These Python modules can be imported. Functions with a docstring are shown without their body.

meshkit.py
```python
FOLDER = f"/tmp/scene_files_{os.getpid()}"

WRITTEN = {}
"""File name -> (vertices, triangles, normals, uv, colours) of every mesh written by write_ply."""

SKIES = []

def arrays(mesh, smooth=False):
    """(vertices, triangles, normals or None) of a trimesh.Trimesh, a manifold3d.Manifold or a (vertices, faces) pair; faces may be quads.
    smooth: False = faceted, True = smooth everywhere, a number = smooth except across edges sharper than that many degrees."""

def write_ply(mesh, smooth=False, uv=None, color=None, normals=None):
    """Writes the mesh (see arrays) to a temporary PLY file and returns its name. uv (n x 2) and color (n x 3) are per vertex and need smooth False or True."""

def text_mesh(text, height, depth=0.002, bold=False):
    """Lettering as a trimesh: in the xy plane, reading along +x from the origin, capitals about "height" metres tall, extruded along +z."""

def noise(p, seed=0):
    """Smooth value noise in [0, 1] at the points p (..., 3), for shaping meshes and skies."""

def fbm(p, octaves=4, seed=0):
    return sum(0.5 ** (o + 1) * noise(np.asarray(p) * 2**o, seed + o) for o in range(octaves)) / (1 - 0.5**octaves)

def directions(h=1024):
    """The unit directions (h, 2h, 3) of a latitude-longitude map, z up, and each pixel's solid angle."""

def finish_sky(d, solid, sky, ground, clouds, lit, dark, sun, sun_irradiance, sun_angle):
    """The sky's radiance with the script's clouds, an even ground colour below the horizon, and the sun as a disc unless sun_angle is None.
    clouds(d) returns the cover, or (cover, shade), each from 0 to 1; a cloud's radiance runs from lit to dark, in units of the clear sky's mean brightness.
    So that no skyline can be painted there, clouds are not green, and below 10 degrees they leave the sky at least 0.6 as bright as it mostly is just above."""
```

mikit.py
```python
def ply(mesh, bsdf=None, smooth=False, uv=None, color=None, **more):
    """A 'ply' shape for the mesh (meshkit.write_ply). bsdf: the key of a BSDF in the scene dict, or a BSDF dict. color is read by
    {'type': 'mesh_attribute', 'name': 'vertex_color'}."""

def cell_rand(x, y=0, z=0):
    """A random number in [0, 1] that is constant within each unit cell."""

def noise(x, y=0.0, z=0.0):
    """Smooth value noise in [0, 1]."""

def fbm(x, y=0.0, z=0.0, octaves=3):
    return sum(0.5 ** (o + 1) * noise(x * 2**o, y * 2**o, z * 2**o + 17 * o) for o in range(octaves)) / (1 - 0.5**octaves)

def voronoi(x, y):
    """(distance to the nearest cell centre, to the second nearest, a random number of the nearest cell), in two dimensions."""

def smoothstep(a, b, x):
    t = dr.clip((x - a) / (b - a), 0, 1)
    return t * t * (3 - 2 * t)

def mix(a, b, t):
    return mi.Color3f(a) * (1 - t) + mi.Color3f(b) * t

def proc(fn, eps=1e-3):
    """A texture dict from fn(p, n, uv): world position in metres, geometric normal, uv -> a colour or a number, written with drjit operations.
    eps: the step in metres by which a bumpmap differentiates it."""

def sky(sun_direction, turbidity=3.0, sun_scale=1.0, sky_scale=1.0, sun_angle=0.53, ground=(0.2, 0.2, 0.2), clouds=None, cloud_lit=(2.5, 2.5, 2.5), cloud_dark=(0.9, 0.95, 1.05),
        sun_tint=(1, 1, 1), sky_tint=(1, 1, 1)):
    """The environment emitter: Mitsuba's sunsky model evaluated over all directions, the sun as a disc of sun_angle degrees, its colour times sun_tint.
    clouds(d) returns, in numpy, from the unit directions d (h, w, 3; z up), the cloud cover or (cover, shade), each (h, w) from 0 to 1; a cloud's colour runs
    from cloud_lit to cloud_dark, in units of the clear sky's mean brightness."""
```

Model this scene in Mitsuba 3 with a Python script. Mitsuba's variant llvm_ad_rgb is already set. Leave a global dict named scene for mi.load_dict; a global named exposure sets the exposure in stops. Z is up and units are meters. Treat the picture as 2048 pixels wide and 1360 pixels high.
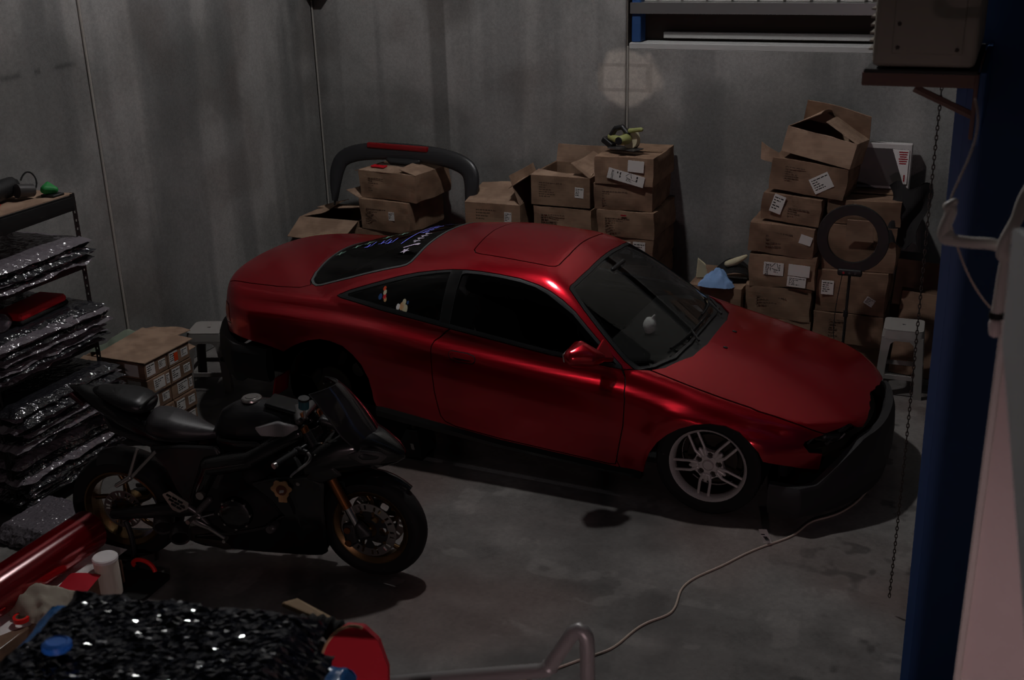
import math, random
import numpy as np, trimesh, shapely
import mitsuba as mi, drjit as dr
import mikit, meshkit, manifold3d
from shapely.geometry import Polygon, box as sbox, LineString, Point
from shapely import affinity
from scipy.spatial import Delaunay
from scipy.ndimage import gaussian_filter1d
T4 = mi.ScalarTransform4f
scene, labels = {}, {}
rng = np.random.default_rng(7)
random.seed(7)

# ------------------------------------------------------------------ camera, lights, exposure
CAM = np.array([0.0, 0.0, 3.312])
FPX, PSI, TH, RO = 2275.95, -.4115, .3592, -.0283
_fw = np.array([math.sin(PSI)*math.cos(TH), math.cos(PSI)*math.cos(TH), -math.sin(TH)])
_r = np.array([math.cos(PSI), -math.sin(PSI), 0]); _u = np.cross(_r, _fw)
_up = -math.sin(RO)*_r + math.cos(RO)*_u
scene['camera'] = {'type': 'thinlens', 'fov_axis': 'x', 'fov': math.degrees(2*math.atan(1024/FPX)),
    'aperture_radius': 0.0042, 'focus_distance': 7.6, 'near_clip': .05, 'far_clip': 60.,
    'to_world': T4().look_at(origin=CAM.tolist(), target=(CAM+_fw).tolist(), up=_up.tolist())}
exposure = 1.15
LAMP = np.array([-2.95, 6.35, 5.75])          # ceiling lamp out of view above the car, lights the whole room
LAMP_RADIANCE = (300., 292., 290.)
LAMP_R = .10
UNSEEN_LAMP = np.array([.30, -1.2, 1.52])            # unseen lamp behind the viewpoint, placed to light the white wall end
UNSEEN_LAMP_I = (4.6, 3.3, 3.45)

# ------------------------------------------------------------------ materials
def lin(c): 
    c = np.asarray(c, float)/255.
    return np.where(c <= .04045, c/12.92, ((c+.055)/1.055)**2.4).tolist()
def rgb(c): return {'type': 'rgb', 'value': lin(c)}
def mat(name, c, rough=.5, metal=0., spec=.5, coat=0., coatg=.9, sheen=0., two=True, tex=None, bump=None):
    d = {'type': 'principled', 'base_color': tex if tex is not None else rgb(c), 'roughness': rough, 'metallic': metal, 'specular': spec}
    if coat: d['clearcoat'] = coat; d['clearcoat_gloss'] = coatg
    if sheen: d['sheen'] = sheen
    if bump is not None: d = {'type': 'bumpmap', 'tex': bump[0], 'scale': bump[1], 'bsdf': d}
    scene[name] = {'type': 'twosided', 'b': d} if two else d
    return name
fbm, noise, sms, mix = mikit.fbm, mikit.noise, mikit.smoothstep, mikit.mix
def L(c): return mi.Color3f(*lin(c))

def floor_tex(p, n, uv):
    a = fbm(p.x*1.1, p.y*1.1, 3., 5); b = fbm(p.x*6, p.y*6, 1., 4); c = noise(p.x*55, p.y*55, 0)
    s = fbm(p.x*.55+9, p.y*1.9+3, 5., 4)
    col = mix(L((90, 87, 85)), L((124, 121, 118)), sms(.3, .7, a*.65+b*.35))
    col = col*(1-.38*sms(.5, .68, s)) 
    col = mix(col, L((112, 90, 84)), .45*sms(.52, .75, fbm(p.x*.9+31, p.y*.9, 2., 3)))
    spot = sms(.70, .78, noise(p.x*5.5+4, p.y*5.5, 7))*sms(.5, .6, b)
    col = mix(col, L((150, 146, 142)), .22*spot)
    col = col*(1-.5*sms(.62, .75, fbm(p.x*7+50, p.y*7, 4., 3))*sms(-1.2, -.3, p.x))
    return col*(.86+.16*c+.12*noise(p.x*170, p.y*170, 3))
def wall_tex(p, n, uv):
    h = p.x+p.y
    st = fbm(h*3.1, p.z*.22, 2., 4); st2 = noise(h*11, p.z*.35, 5); bl = fbm(h*1.3, p.z*1.3, 8., 5); g = noise(h*60, p.z*60, 1)
    col = mix(L((114, 114, 112)), L((146, 145, 143)), sms(.3, .7, bl))
    lw = 1-sms(-5.7, -5.5, p.x)
    col = mix(col, L((80, 82, 83)), (.35+.10*lw)*sms(.46, .66, st))
    col = mix(col, L((158, 156, 152)), .22*sms(.62, .8, st2)*sms(.4, .6, bl))
    near = sms(-5.8, -5.2, p.x)*(1-sms(-4.5, -4.0, p.x))*sms(8.9, 9.0, p.y)*sms(.8, 1.7, p.z)
    bands = sms(.55, .7, noise(p.x*7.5+2, p.z*.15, 3))
    col = mix(col, L((58, 58, 57)), .5*near*bands)
    col = mix(col, L((92, 84, 80)), .35*sms(.55, .75, fbm(h*1.9+70, p.z*1.5, 1., 3)))
    line = dr.exp(-dr.square((p.z-2.42-(p.y-5.5)*.03)/.02))*lw*sms(.45, .6, noise(p.y*14, 2, 2))*(1-sms(6.0, 6.1, p.y))
    col = mix(col, L((52, 52, 52)), .5*line)
    # old mortar patch around the panel joint of the back wall
    dx, dz = (p.x+2.83)/.30, (p.z-2.03)/.24
    rr = dr.sqrt(dx*dx+dz*dz)+.35*(fbm(p.x*9, p.z*9, 6., 3)-.5)
    patch = (1-sms(.75, 1.02, rr))*sms(8.9, 9.0, p.y)
    col = mix(col, L((200, 192, 182)), .75*patch*(.6+.5*fbm(p.x*14, p.z*14, 3., 3)))
    frame = (1-sms(.010, .022, dr.abs(dr.maximum(dr.abs(p.x+2.87)/.205, dr.abs(p.z-2.03)/.10)-1)*.12))*sms(8.9, 9.0, p.y)
    col = mix(col, L((140, 133, 126)), .5*frame*(1-sms(1, 1.3, rr)))
    return col*(.84+.16*g+.16*noise(h*170, p.z*170, 3))
def card_tex(a, b):
    def f(p, n, uv):
        return mix(L(a), L(b), sms(.3, .7, fbm(p.x*9, p.y*9, p.z*9, 4)))*(.93+.14*noise(p.x*5, p.y*5, p.z*160))
    return mikit.proc(f)
mat('m_floor', None, .62, spec=.4, tex=mikit.proc(floor_tex))
mat('m_wall', None, .9, spec=.15, tex=mikit.proc(wall_tex))
mat('m_grout', (150, 146, 140), .9, spec=.2)
mat('m_joint', (95, 90, 84), .9, spec=.2)
mat('m_ceiling', (64, 66, 68), .8)
mat('m_steel_blue', (34, 68, 116), .55, spec=.35)
mat('m_white_wall', (214, 200, 196), .8, spec=.2)
mat('m_grey_surface', (190, 190, 190), .7)
mat('m_white_pvc', (205, 198, 190), .5)
mat('m_galv', (150, 150, 150), .38, metal=.85)
mat('m_rail', (150, 147, 146), .40, metal=.35)
mat('m_alu_sill', (170, 170, 168), .6, metal=.1)
mat('m_cladding', (168, 166, 160), .6, metal=.2)
mat('m_void', (62, 54, 48), .9)
mat('m_ac', (150, 142, 130), .6)
mat('m_ac_dark', (40, 38, 36), .7)
mat('m_rust', (110, 84, 76), .75)
mat('m_card', None, .82, spec=.2, tex=card_tex((118, 94, 77), (140, 114, 94)))
mat('m_card2', None, .82, spec=.2, tex=card_tex((106, 83, 68), (128, 102, 84)))
mat('m_card_in', None, .85, spec=.2, tex=card_tex((138, 113, 95), (160, 134, 114)))
mat('m_tape', (128, 100, 76), .22, spec=.7)
mat('m_print', (82, 62, 49), .8)
mat('m_label', (196, 192, 188), .55)
mat('m_ink', (40, 38, 38), .7)
mat('m_orange', (200, 66, 24), .6)
mat('m_red_ink', (150, 30, 40), .6)
mat('m_black_plastic', (26, 26, 27), .45)
mat('m_black_gloss', (10, 10, 11), .10, spec=.5, coat=.6)
mat('m_black_matte', (22, 22, 22), .8, spec=.3)
mat('m_trim', (20, 22, 24), .35, spec=.6)
mat('m_gasket', (92, 96, 96), .35, metal=.3)
mat('m_rubber', (20, 20, 20), .72, spec=.3)
mat('m_vinyl_black', (20, 20, 21), .4)
mat('m_vinyl_seat', (46, 44, 46), .46, spec=.5)
mat('m_rim', (196, 190, 186), .38, metal=.25)
mat('m_gold', (112, 88, 58), .34, metal=.9)
mat('m_gold_anod', (136, 86, 50), .3, metal=.9)
mat('m_chrome', (190, 188, 186), .16, metal=1.)
mat('m_alu', (170, 166, 162), .3, metal=.9)
mat('m_iron', (58, 52, 46), .55, metal=.6)
mat('m_bumper', (38, 37, 38), .7, spec=.4)
mat('m_tank', (16, 16, 20), .34, metal=.3, coat=1., coatg=.96)
mat('m_tank_reflection', (150, 148, 148), .42, metal=.2)  # pale grey that paints the reflection on the tank side
mat('m_bike_grey', (86, 84, 84), .35, metal=.6)
mat('m_stool', (140, 136, 132), .5)
mat('m_glove', (206, 202, 196), .8)
mat('m_shelf', (24, 23, 23), .5)
mat('m_beige', (196, 152, 106), .6)
mat('m_brown', (120, 66, 36), .6)
mat('m_blue_rag', (126, 160, 205), .9)
mat('m_cream', (186, 178, 148), .8)
mat('m_lime', (146, 150, 92), .5)
mat('m_green', (30, 130, 60), .6)
mat('m_cloth_green', (118, 128, 112), .95)
mat('m_cloth_grey', (150, 142, 128), .95)
mat('m_blue_cap', (36, 110, 205), .45)
mat('m_blue_bag', (38, 98, 158), .25, spec=.7)
mat('m_red_matte', (190, 8, 28), .6)
mat('m_red_bright', (225, 28, 24), .5)
mat('m_red_pad', (178, 10, 34), .8, sheen=.5)
mat('m_white', (226, 222, 220), .55)
mat('m_cup', (206, 196, 182), .6)
mat('m_cord', (190, 172, 158), .6)
mat('m_lens_red', (120, 6, 14), .12, spec=.7)
mat('m_lens_dark', (40, 4, 8), .2, spec=.6)
mat('m_lens_amber', (170, 60, 14), .2, spec=.7)
mat('m_wood', (170, 140, 104), .7)
mat('m_spoiler', (40, 40, 42), .35, spec=.5)
mat('m_white_box', (190, 186, 184), .6)
mat('m_interior', (30, 29, 29), .85, spec=.2)
mat('m_sticker_blue', (130, 140, 255), .35, metal=.2)
mat('m_sticker_white', (205, 195, 215), .4)
mat('m_sticker_green', (130, 170, 150), .4)
mat('m_teal', (20, 96, 110), .2, spec=.8)
def paint_tex(p, n, uv):
    return mix(L((196, 0, 30)), L((182, 0, 26)), noise(p.x*3, p.y*3, p.z*3))
scene['m_paint'] = {'type': 'twosided', 'b': {'type': 'blendbsdf', 'weight': .045,
    'flake': {'type': 'principled', 'base_color': mikit.proc(paint_tex), 'roughness': .25, 'metallic': .84, 'specular': .5},
    'coat': {'type': 'roughconductor', 'material': 'none', 'alpha': .035}}}
mat('m_redfilm_base', (176, 0, 28), .12, metal=.8)
scene['m_redfilm'] = {'type': 'twosided', 'b': {'type': 'blendbsdf', 'weight': .10, 'a': scene.pop('m_redfilm_base')['b'], 'c': {'type': 'roughconductor', 'material': 'none', 'alpha': .06}}}
def crinkle(p, n, uv):
    a = fbm(p.x*16, p.y*16, p.z*16, 3); b = fbm(p.x*48+5, p.y*48, p.z*48, 3)
    return dr.abs(a-.5)*1.6+dr.abs(b-.5)*.6
mat('m_bag', (34, 34, 38), .16, spec=.9, bump=(mikit.proc(crinkle, 2e-3), .010))
mat('m_bag_light', (104, 98, 104), .16, spec=.9, bump=(mikit.proc(crinkle, 2e-3), .008))
mat('m_bag_fg', (14, 17, 28), .12, spec=.8)
mat('m_mat_carpet', (26, 24, 25), .95)
scene['m_glass'] = {'type': 'thindielectric', 'int_ior': 1.5, 'specular_reflectance': {'type': 'rgb', 'value': .55}, 'specular_transmittance': {'type': 'rgb', 'value': [.72, .75, .74]}}
scene['m_glass_dark'] = {'type': 'thindielectric', 'int_ior': 1.5, 'specular_reflectance': {'type': 'rgb', 'value': .28}, 'specular_transmittance': {'type': 'rgb', 'value': [.10, .10, .11]}}

# ------------------------------------------------------------------ mesh helpers
def TM(v, f): return trimesh.Trimesh(np.asarray(v, float), np.asarray(f, int), process=False)
def cat(*ms):
    ms = [m for m in (ms[0] if len(ms) == 1 and isinstance(ms[0], (list, tuple)) else ms) if m is not None]
    return trimesh.util.concatenate(ms)
def xf(m, x=0, y=0, z=0, yaw=0, pitch=0, roll=0, s=1.):
    """roll about x, then pitch about y, then yaw about z, then shift"""
    M = trimesh.transformations.euler_matrix(roll, pitch, yaw, 'sxyz'); M[:3, :3] *= s; M[:3, 3] = (x, y, z)
    m = m.copy(); m.apply_transform(M); return m
def toman(m): 
    return manifold3d.Manifold(manifold3d.Mesh(np.asarray(m.vertices, np.float32), np.asarray(m.faces, np.uint32)))
def fromman(m):
    q = m.to_mesh(); return TM(q.vert_properties[:, :3], q.tri_verts)
def rbox(w, d, h, r=.01, seg=8):
    """box centred on the origin with rounded edges"""
    r = min(r, w/2-1e-4, d/2-1e-4, h/2-1e-4); s = manifold3d.Manifold.sphere(r, seg)
    c = [s.translate((sx*(w/2-r), sy*(d/2-r), sz*(h/2-r))) for sx in (-1, 1) for sy in (-1, 1) for sz in (-1, 1)]
    return fromman(manifold3d.Manifold.batch_hull(c))
def cbox(w, d, h, c=.003):
    """box with small chamfers, 44 triangles"""
    pts = []
    for sx in (-1, 1):
        for sy in (-1, 1):
            for sz in (-1, 1):
                pts += [(sx*w/2, sy*(d/2-c), sz*(h/2-c)), (sx*(w/2-c), sy*d/2, sz*(h/2-c)), (sx*(w/2-c), sy*(d/2-c), sz*h/2)]
    return trimesh.convex.convex_hull(np.array(pts))
def hull(*balls, seg=12):
    """convex hull of balls (x, y, z, r)"""
    return fromman(manifold3d.Manifold.batch_hull([manifold3d.Manifold.sphere(b[3], seg).translate(tuple(map(float, b[:3]))) for b in balls]))
def chain_hull(pts, seg=12): return cat([hull(a, b, seg=seg) for a, b in zip(pts[:-1], pts[1:])])
def cyl(p0, p1, r0, r1=None, n=20):
    p0, p1 = np.asarray(p0, float), np.asarray(p1, float); r1 = r0 if r1 is None else r1
    z = p1-p0; z /= np.linalg.norm(z); x = np.cross(z, [0, 0, 1] if abs(z[2]) < .9 else [1, 0, 0]); x /= np.linalg.norm(x); y = np.cross(z, x)
    a = np.arange(n)*2*np.pi/n; ring = np.cos(a)[:, None]*x+np.sin(a)[:, None]*y
    v = np.vstack([p0+ring*r0, p1+ring*r1, [p0], [p1]]); i = np.arange(n); j = (i+1) % n
    f = np.vstack([np.stack([i, j, j+n], 1), np.stack([i, j+n, i+n], 1), np.stack([j, i, i*0+2*n], 1), np.stack([i+n, j+n, i*0+2*n+1], 1)])
    return TM(v, f)
def smooth_path(pts, n=8):
    from scipy.interpolate import splprep, splev
    pts = np.asarray(pts, float); k = min(3, len(pts)-1)
    tck, _ = splprep(pts.T, s=0, k=k); return np.array(splev(np.linspace(0, 1, n*(len(pts)-1)+1), tck)).T
def tube(path, r, n=10, closed=False, caps=True):
    p = np.asarray(path, float); N = len(p); r = np.broadcast_to(r, N)
    t = np.gradient(p, axis=0) if not closed else np.roll(p, -1, 0)-np.roll(p, 1, 0)
    t /= np.linalg.norm(t, axis=1, keepdims=True)+1e-12
    nrm = np.cross(t[0], [0, 0, 1.] if abs(t[0][2]) < .9 else [1., 0, 0]); nrm /= np.linalg.norm(nrm)
    a = np.arange(n)*2*np.pi/n; rings = []
    for i in range(N):
        nrm = nrm-t[i]*(nrm@t[i]); nrm /= np.linalg.norm(nrm); b = np.cross(t[i], nrm)
        rings.append(p[i]+r[i]*(np.cos(a)[:, None]*nrm+np.sin(a)[:, None]*b))
    v = np.vstack(rings); f = []
    for i in range(N if closed else N-1):
        k = np.arange(n); j = (k+1) % n; o, q = i*n, ((i+1) % N)*n
        f += [np.stack([o+k, o+j, q+j], 1), np.stack([o+k, q+j, q+k], 1)]
    f = np.vstack(f)
    if caps and not closed:
        v = np.vstack([v, p[:1], p[-1:]]); k = np.arange(n); j = (k+1) % n
        f = np.vstack([f, np.stack([j, k, k*0+N*n], 1), np.stack([(N-1)*n+k, (N-1)*n+j, k*0+N*n+1], 1)])
    return TM(v, f)
def lathe(prof, n=32, axis='z'):
    """profile of (r, h) revolved about the axis"""
    pr = np.asarray(prof, float); a = np.arange(n)*2*np.pi/n; m = len(pr)
    v = np.stack([np.outer(np.cos(a), pr[:, 0]), np.outer(np.sin(a), pr[:, 0]), np.tile(pr[:, 1], (n, 1))], -1).reshape(-1, 3)
    f = []
    for i in range(n):
        o, q = i*m, ((i+1) % n)*m; k = np.arange(m-1)
        f += [np.stack([o+k, q+k, q+k+1], 1), np.stack([o+k, q+k+1, o+k+1], 1)]
    M = TM(v, np.vstack(f))
    if axis == 'y': M.apply_transform([[1, 0, 0, 0], [0, 0, 1, 0], [0, -1, 0, 0], [0, 0, 0, 1]])
    if axis == 'x': M.apply_transform([[0, 0, 1, 0], [0, 1, 0, 0], [-1, 0, 0, 0], [0, 0, 0, 1]])
    return M
def prism(poly, h, plane='xy'):
    """polygon extruded by h: 'xy' up z, 'xz' along y (centred), 'yz' along x (centred)"""
    if not isinstance(poly, (Polygon, shapely.MultiPolygon)): poly = Polygon(poly)
    ms = [trimesh.creation.extrude_polygon(g, h, engine='earcut') for g in getattr(poly, 'geoms', [poly])]
    m = cat(ms)
    if plane == 'xz':
        m.apply_transform([[1, 0, 0, 0], [0, 0, -1, h/2], [0, 1, 0, 0], [0, 0, 0, 1]])
    if plane == 'yz':
        m.apply_transform([[0, 0, 1, -h/2], [1, 0, 0, 0], [0, 1, 0, 0], [0, 0, 0, 1]])
    return m
def poly_points(poly, step):
    b = poly.exterior; k = max(12, int(b.length/step)); P = [np.array([b.interpolate(i/k, normalized=True).coords[0] for i in range(k)])]
    for q in poly.interiors:
        kk = max(8, int(q.length/step)); P.append(np.array([q.interpolate(i/kk, normalized=True).coords[0] for i in range(kk)]))
    bd = np.vstack(P); x0, y0, x1, y1 = poly.bounds
    gx, gy = np.meshgrid(np.arange(x0, x1, step), np.arange(y0, y1, step)); gx = gx+(np.arange(gx.shape[0]) % 2)[:, None]*step/2
    rings = []
    for d in (.12, .35, .75, 1.35):       # rows of points that follow the outline, so that the rounded edge is even
        for q in getattr(poly.buffer(-d*step), 'geoms', [poly.buffer(-d*step)]):
            if q.is_empty: continue
            for rg in [q.exterior, *q.interiors]:
                kk = max(8, int(rg.length/step)); rings.append(np.array([rg.interpolate(i/kk, normalized=True).coords[0] for i in range(kk)]))
    g = np.stack([gx.ravel(), gy.ravel()], 1); ok = shapely.contains_xy(poly.buffer(-step*1.9), g[:, 0], g[:, 1])
    return bd, np.vstack(rings+[g[ok]])
def puff(poly, half, edge=.05, step=.014, yfun=None, flat=False, sym=True, rim=.0):
    """outline in x-z blown up along y like a cushion: half = half thickness, edge = rounding distance"""
    poly = (Polygon(poly) if not isinstance(poly, Polygon) else poly).buffer(0)
    bd, g = poly_points(poly, step); p = np.vstack([bd, g]); nb = len(bd)
    t = Delaunay(p).simplices; c = p[t].mean(1); t = t[shapely.contains_xy(poly, c[:, 0], c[:, 1])]
    a, b, d = p[t[:, 0]], p[t[:, 1]], p[t[:, 2]]; ar = (b[:, 0]-a[:, 0])*(d[:, 1]-a[:, 1])-(b[:, 1]-a[:, 1])*(d[:, 0]-a[:, 0])
    t = t[np.abs(ar) > 1e-9]; ar = ar[np.abs(ar) > 1e-9]; t = np.where((ar > 0)[:, None], t, t[:, ::-1])
    from scipy.sparse import coo_matrix, identity, diags
    from scipy.sparse.linalg import spsolve
    e_ = np.vstack([t[:, :2], t[:, 1:], t[:, [2, 0]]]); e_ = np.vstack([e_, e_[:, ::-1]]); n_p = len(p)
    fr = np.arange(n_p) >= nb; phi = np.zeros(n_p)
    # cotangent Laplacian: solves lap(phi) = -1 on the outline
    I_, J_, C_ = [], [], []; area = np.zeros(n_p)
    for a_, b_, c_ in ((0, 1, 2), (1, 2, 0), (2, 0, 1)):
        A_, B_, D_ = p[t[:, a_]], p[t[:, b_]], p[t[:, c_]]; u_, w_ = A_-D_, B_-D_
        cr = np.abs(u_[:, 0]*w_[:, 1]-u_[:, 1]*w_[:, 0]); ct_ = .5*(u_*w_).sum(1)/np.maximum(cr, 1e-12)
        I_ += [t[:, a_], t[:, b_]]; J_ += [t[:, b_], t[:, a_]]; C_ += [ct_, ct_]; np.add.at(area, t[:, a_], cr/6)
    K_ = coo_matrix((np.concatenate(C_), (np.concatenate(I_), np.concatenate(J_))), (n_p, n_p)).tocsr(); K_ = diags(np.asarray(K_.sum(1)).ravel())-K_
    phi[fr] = spsolve(K_.tocsr()[fr][:, fr].tocsc()+1e-9*identity(int(fr.sum())), area[fr])
    sq = np.sqrt(2*np.maximum(phi, 0))/edge; h = half(p[:, 0], p[:, 1]) if callable(half) else half; off = yfun(p[:, 0], p[:, 1]) if yfun else 0.
    th = rim+(h-rim)*sq/(1+sq**4)**.25+0*p[:, 0]
    v1 = np.stack([p[:, 0], off-th, p[:, 1]], 1)      # near face
    v2 = np.stack([p[:, 0], off+(th if sym else 0*th), p[:, 1]], 1)
    if rim == 0:
        idx = np.arange(len(p)); idx2 = idx+len(p); idx2[:nb] = idx[:nb]
        m = TM(np.vstack([v1, v2]), np.vstack([t, idx2[t][:, ::-1]])); m.remove_unreferenced_vertices(); return m
    idx2 = np.arange(len(p))+len(p)
    f = [t, idx2[t][:, ::-1]]; o = 0
    for ring in [poly.exterior, *poly.interiors]:
        k = max(12 if ring is poly.exterior else 8, int(ring.length/step)); i = o+np.arange(k); j = o+(np.arange(k)+1) % k; o += k
        f += [np.stack([i, i+len(p), j], 1), np.stack([j, i+len(p), j+len(p)], 1)]
    m = TM(np.vstack([v1, v2]), np.vstack(f)); return m
def ellipsoid(cx, cy, cz, rx, ry, rz, sub=3):
    m = trimesh.creation.icosphere(sub); m.vertices = m.vertices*[rx, ry, rz]+[cx, cy, cz]; return m
def wobble(m, amp, freq, seed=0, axis=None):
    d = (np.stack([meshkit.fbm(m.vertices*freq+13*k, 3, seed+k) for k in range(3)], 1)-.5)*2*amp
    if axis is not None: d = d*np.asarray(axis)
    m = m.copy(); m.vertices = m.vertices+d; return m
def loft(secs, cap=True):
    """sections of equal length n (each n x 3, closed loops)"""
    S = np.asarray(secs, float); k, n, _ = S.shape; v = S.reshape(-1, 3); i = np.arange(n); j = (i+1) % n; f = []
    for a in range(k-1):
        f += [np.stack([a*n+i, a*n+j, (a+1)*n+j], 1), np.stack([a*n+i, (a+1)*n+j, (a+1)*n+i], 1)]
    if cap:
        v = np.vstack([v, S[0].mean(0), S[-1].mean(0)]); f += [np.stack([j, i, i*0+k*n], 1), np.stack([(k-1)*n+i, (k-1)*n+j, i*0+k*n+1], 1)]
    return TM(v, np.vstack(f))
def sheet(fn, nu, nv, th=0.):
    """surface fn(u, v) -> (..., 3) on a grid; th > 0 gives it a back face"""
    u, v = np.meshgrid(np.linspace(0, 1, nu), np.linspace(0, 1, nv), indexing='ij'); p = fn(u, v)
    i = np.arange(nu*nv).reshape(nu, nv); f = np.vstack([np.stack([i[:-1, :-1].ravel(), i[1:, :-1].ravel(), i[1:, 1:].ravel()], 1), np.stack([i[:-1, :-1].ravel(), i[1:, 1:].ravel(), i[:-1, 1:].ravel()], 1)])
    V = p.reshape(-1, 3)
    if th <= 0: return TM(V, f)
    m = TM(V, f); n = np.array(m.vertex_normals); N = len(V)
    b = np.concatenate([i[0, :], i[1:, -1], i[-1, -2::-1], i[-2:0:-1, 0]]); c = np.roll(b, -1)
    return TM(np.vstack([V, V-n*th]), np.vstack([f, f[:, ::-1]+N, np.stack([b, c+N, c], 1), np.stack([b, b+N, c+N], 1)]))

# ------------------------------------------------------------------ naming
def free(key):
    if not any(k == key or k.startswith(key+'__') for k in scene) and key not in labels: return key
    i = 1
    while any(k == f'{key}_{i:03d}' or k.startswith(f'{key}_{i:03d}__') for k in scene) or f'{key}_{i:03d}' in labels: i += 1
    return f'{key}_{i:03d}'
def thing(name, label, cat_, group=None):
    k = free(name); labels[k] = {'label': label, 'category': cat_}
    if group: labels[k]['group'] = group
    return k
def part(parent, name, mesh, m, smooth=30, label=None, stuff=False):
    k = free(parent+'__'+name); scene[k] = mikit.ply(mesh, m, smooth)
    if label: labels[k] = {'label': label}
    if stuff: labels.setdefault(k, {})['kind'] = 'stuff'
    return k
def one(name, label, cat_, mesh, m, smooth=30, group=None):
    k = thing(name, label, cat_, group); scene[k] = mikit.ply(mesh, m, smooth); return k
def struct(name, mesh, m, smooth=False, label=None):
    scene[name] = mikit.ply(mesh, m, smooth); labels[name] = {'kind': 'structure'}
    if label: labels[name]['label'] = label
    return name
# ------------------------------------------------------------------ room
XL, YB = -5.8, 9.02
def bx(x0, x1, y0, y1, z0, z1): 
    m = trimesh.creation.box((x1-x0, y1-y0, z1-z0)); m.apply_translation(((x0+x1)/2, (y0+y1)/2, (z0+z1)/2)); return m
struct('floor', bx(XL-.2, 3.2, -2.2, YB+.2, -.15, 0), 'm_floor', label='bare grey concrete floor slab with stains and scuffs')
# left wall: three precast panels with sealed joints
struct('wall_left', bx(XL-.2, XL-.02, -2.2, YB+.2, 0, 6.6), 'm_joint')
SEAM = 6.17
for a, b in ((-2.2, SEAM-2.9), (SEAM-2.89, SEAM-.011), (SEAM+.011, YB-.012)):
    part('wall_left', 'panel', xf(cbox(.06, b-a, 6.6, .008), XL-.03, (a+b)/2, 3.3), 'm_wall', False)
part('wall_left', 'sealant', xf(cbox(.02, .022, 6.6, .005), XL-.006, SEAM+.004, 3.3), 'm_grout', False, 'pale sealant bead in the panel joint')
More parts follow.
